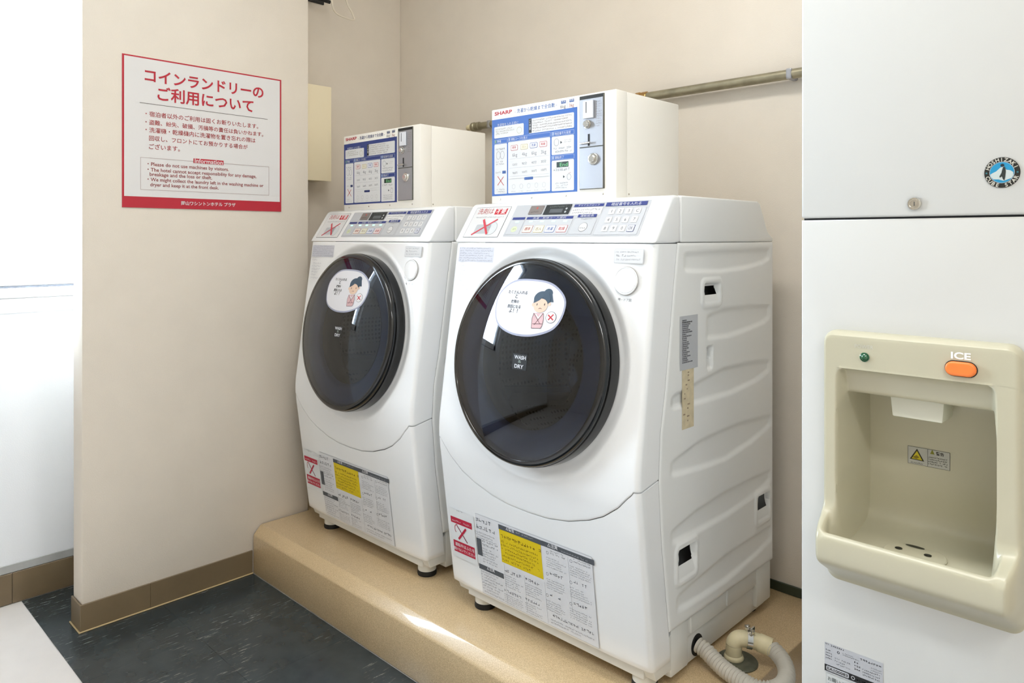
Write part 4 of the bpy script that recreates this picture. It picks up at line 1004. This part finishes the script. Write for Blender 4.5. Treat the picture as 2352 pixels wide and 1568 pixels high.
# rating labels
d = Deck(IFr, .0004); c = Crop(d, 1860, 1440, 220 / 2352)
a0_, b1_ = c.P(365, 350); a1_ = c.P(1800, 960)[0]; b0_ = b1_ - .046
d.rect(a0_, b0_, a1_, b1_, (208, 210, 216), 0)
def lr(x, y): return a0_ + (a1_ - a0_) * x, b0_ + (b1_ - b0_) * y
def ls(x0, y0_, x1_, y1_, n, col=(92, 94, 100), **k): p_ = lr(x0, y0_); q_ = lr(x1_, y1_); d.small(*p_, *q_, n, col, 1, w=.18, **k)
ls(.01, .9, .36, 1.0, 1, (70, 70, 76), ragged=0); ls(.32, .76, .6, .87, 2); ls(.62, .8, 1, .93, 1); ls(.02, .45, .16, .8, 4); ls(.18, .35, .46, .62, 3, (150, 152, 158)); ls(.52, .42, .66, .74, 3, (60, 60, 66)); ls(.66, .34, .98, .6, 3, (120, 122, 128)); ls(.8, .6, .98, .75, 2, (150, 152, 158))
p_ = lr(0, .04); q_ = lr(1, .26); d.rect(*p_, *q_, (24, 24, 26), 1); p_ = lr(.03, .07); q_ = lr(.43, .23); d.rect(*p_, *q_, (205, 207, 212), 2, .002); p_ = lr(.05, .1); d.text('EA100083', p_[0], p_[1], lr(.41, 0)[0], (50, 50, 54), 3, .01, hgt=.0045)
q_ = lr(.5, .15); d.ring(*q_, .0028, .0028, .0009, (220, 220, 224), 2, 16); d.ring(*lr(.245, .8), .002, .002, .0008, (40, 40, 44), 1, 12)
ls(.56, .08, .95, .2, 1, (190, 190, 196), ragged=0)
d.build('rating_label', ice)
d = Deck(IFr, .0004); d.rect(a0_ + .002, b0_ - .030, a0_ + .060, b0_ - .001, (196, 200, 198), 0); d.rect(a0_ + .0026, b0_ - .0294, a0_ + .0594, b0_ - .0016, (226, 229, 229), 1); d.text('お願い', a0_ + .005, b0_ - .011, a0_ + .024, (110, 118, 116), 2, .01)
d.small(a0_ + .027, b0_ - .012, a0_ + .057, b0_ - .004, 1, (150, 156, 154), 2); d.small(a0_ + .005, b0_ - .028, a0_ + .057, b0_ - .014, 3, (150, 156, 154), 2); d.build('notice_label', ice)

# ================================================================== ALCOVE FITTINGS
jb = thing('junction_box', 'cream steel junction box on the alcove side wall above the washer', 'box', (-2.495, 1.46, 1.34))
box('case', (-2.549, -2.452, 1.386, 1.538, 1.34, 1.694), mat('cream_enamel', (242, 230, 200), .4), jb, bev=.003)
box('cover', (-2.4515, -2.444, 1.383, 1.541, 1.337, 1.697), mat('cream_enamel', (242, 230, 200), .4), jb, bev=.002)
def pipe_end(label, x0, x1, z, nut_m, elbow=False, metal=M_PIPE):
    y = 1.918; o = thing('water_pipe', label, 'pipe', (x0, y, z), 'water pipes on the back wall')
    pts = [(x0 + .06, y, z), (x1, y, z)]
    if elbow: pts = [(x0 + .06, y, z), (x1 - .03, y, z), (x1 - .004, y + .008, z), (x1, y + .0315, z)]
    mk('pipe', *tube(pts, .0135), metal, o, smooth=60)
    fx = Fr((x0, y, z), (0, 1, 0), (0, 0, 1))
    mk('end_plug', *capd([(.001, -.002), (.008, -.002), (.0105, 0), (.0115, .012), (.0115, .024), (.009, .030)][0:6], Fr((x0, y, z), (0, 1, 0), (0, 0, 1)), seg=20), M_CREAM, o, smooth=50)
    mk('union_nut', *capd([(.009, .024), (.0155, .026), (.0175, .029), (.0175, .040), (.0155, .043), (.0135, .044), (.0135, .048), (.0165, .050), (.0165, .066), (.015, .068)], fx, seg=20), nut_m, o, smooth=30)
    for k in range(3):
        x = x1 - .12 - k * .5
        if x > x0 + .12: mk('pipe_clip', *boxd(x - .008, x + .008, y - .0145, 1.9495, z - .0145, z + .0145, .004), M_STEEL, o)
    return o
pipe_end('grey galvanised pipe running along the back wall to behind the ice dispenser', -1.335, -.20, 1.556, M_BRASS)
pipe_end('short dull pipe stub with cream plug between the two coin boxes', -2.085, -1.84, 1.545, M_PIPE, True)
cb_ = mk('cable_loop', *tube([(-2.42, 1.50, 2.598), (-2.415, 1.508, 2.15), (-2.40, 1.514, 2.012), (-2.40, 1.529, 1.974), (-2.40, 1.565, 1.962), (-2.40, 1.612, 1.962), (-2.40, 1.605, 1.985), (-2.40, 1.577, 2.035), (-2.41, 1.56, 2.2), (-2.42, 1.55, 2.598)], .0034, 10), mat('white_cable', (224, 214, 196), .5), smooth=60, loc=(-2.42, 1.53, 2.598))
tag(cb_, 'thin white cable hanging in a loop from the ceiling of the alcove', 'cable')
br = thing('wall_bracket', 'small black metal bracket high on the alcove side wall', 'bracket', (-2.55, 1.53, 2.03))
box('plate', (-2.5495, -2.542, 1.48, 1.57, 2.04, 2.10), M_DARK, br, bev=.002)
mk('arm', *tube([(-2.541, 1.50, 2.045), (-2.49, 1.50, 2.038), (-2.485, 1.56, 2.036)], .007, 10), M_RUBBER, br, smooth=60)

# ================================================================== DRAIN HOSE AND ELBOW
hz = .1785
hp = [(X1 - .0095, 1.492, .197), (-.828, 1.490, .192), (-.805, 1.482, .186), (-.775, 1.472, .181), (-.735, 1.462, .1795), (-.700, 1.458, .1793), (-.672, 1.474, .1793), (-.662, 1.505, .1795), (-.667, 1.540, .183), (-.684, 1.568, .190), (-.706, 1.585, .1955), (-.7235, 1.5925, .1985)]
ho = mk('drain_hose', *tube(hp, .0185, 22, ridge=.0042, pitch=.0088), M_HOSE, smooth=70, loc=(-.75, 1.5, .16))
tag(ho, 'grey corrugated drain hose looping from the washer base to the cream elbow', 'hose')
el_ = thing('drain_elbow', 'cream plastic drain elbow rising from a dull metal floor plate beside the washer', 'pipe fitting', (-.797, 1.556, .158))
FZ = Fr((-.797, 1.556, 0), (1, 0, 0), (0, 1, 0))
mk('floor_plate', *capd([(.046, .1583), (.046, .1605), (.044, .1625), (.036, .163)], FZ, .008, 0, 40), mat('dull_zinc', (110, 112, 98), .45, metal=.6, noise=.3, nscale=50), el_, smooth=40)
mk('elbow', *join(lathe([(.0215, .1632), (.0225, .166), (.0205, .171), (.0185, .173)], FZ, seg=32), tube([(-.797, 1.556, .164), (-.797, 1.556, .186), (-.796, 1.557, .199), (-.789, 1.563, .2075), (-.776, 1.573, .208), (-.760, 1.583, .206), (-.742, 1.592, .202)], .0178, 28)), M_CREAM, el_, smooth=60)
td = Vector((.80, .55, -.1)).normalized(); cl = Vector((-.770, 1.577, .2075)); uu = td.cross(Vector((0, 0, 1))).normalized(); FC_ = Fr(cl, td.cross(Vector((0, 0, 1))), td.cross(td.cross(Vector((0, 0, 1)))))
cm = mk('clamp', *lathe([(.0182, -.006), (.0200, -.006), (.0200, .006), (.0182, .006)], FC_, seg=32), M_CHROME, el_, smooth=40)
mk('clamp_screw', *join(tube([cl + Vector((-.014, .010, .022)), cl + Vector((.014, -.006, .026))], .003, 8), boxd(cl.x - .008, cl.x - .001, cl.y - .004, cl.y + .006, cl.z + .016, cl.z + .030, .001, 1), boxd(cl.x + .009, cl.x + .013, cl.y - .012, cl.y + .002, cl.z + .018, cl.z + .034, .001, 1)), M_CHROME, cm, smooth=40)
mk('sleeve', *tube([(-.752, 1.5865, .2045), (-.726, 1.594, .199)], .0197, 24), M_CREAM, el_, smooth=60)
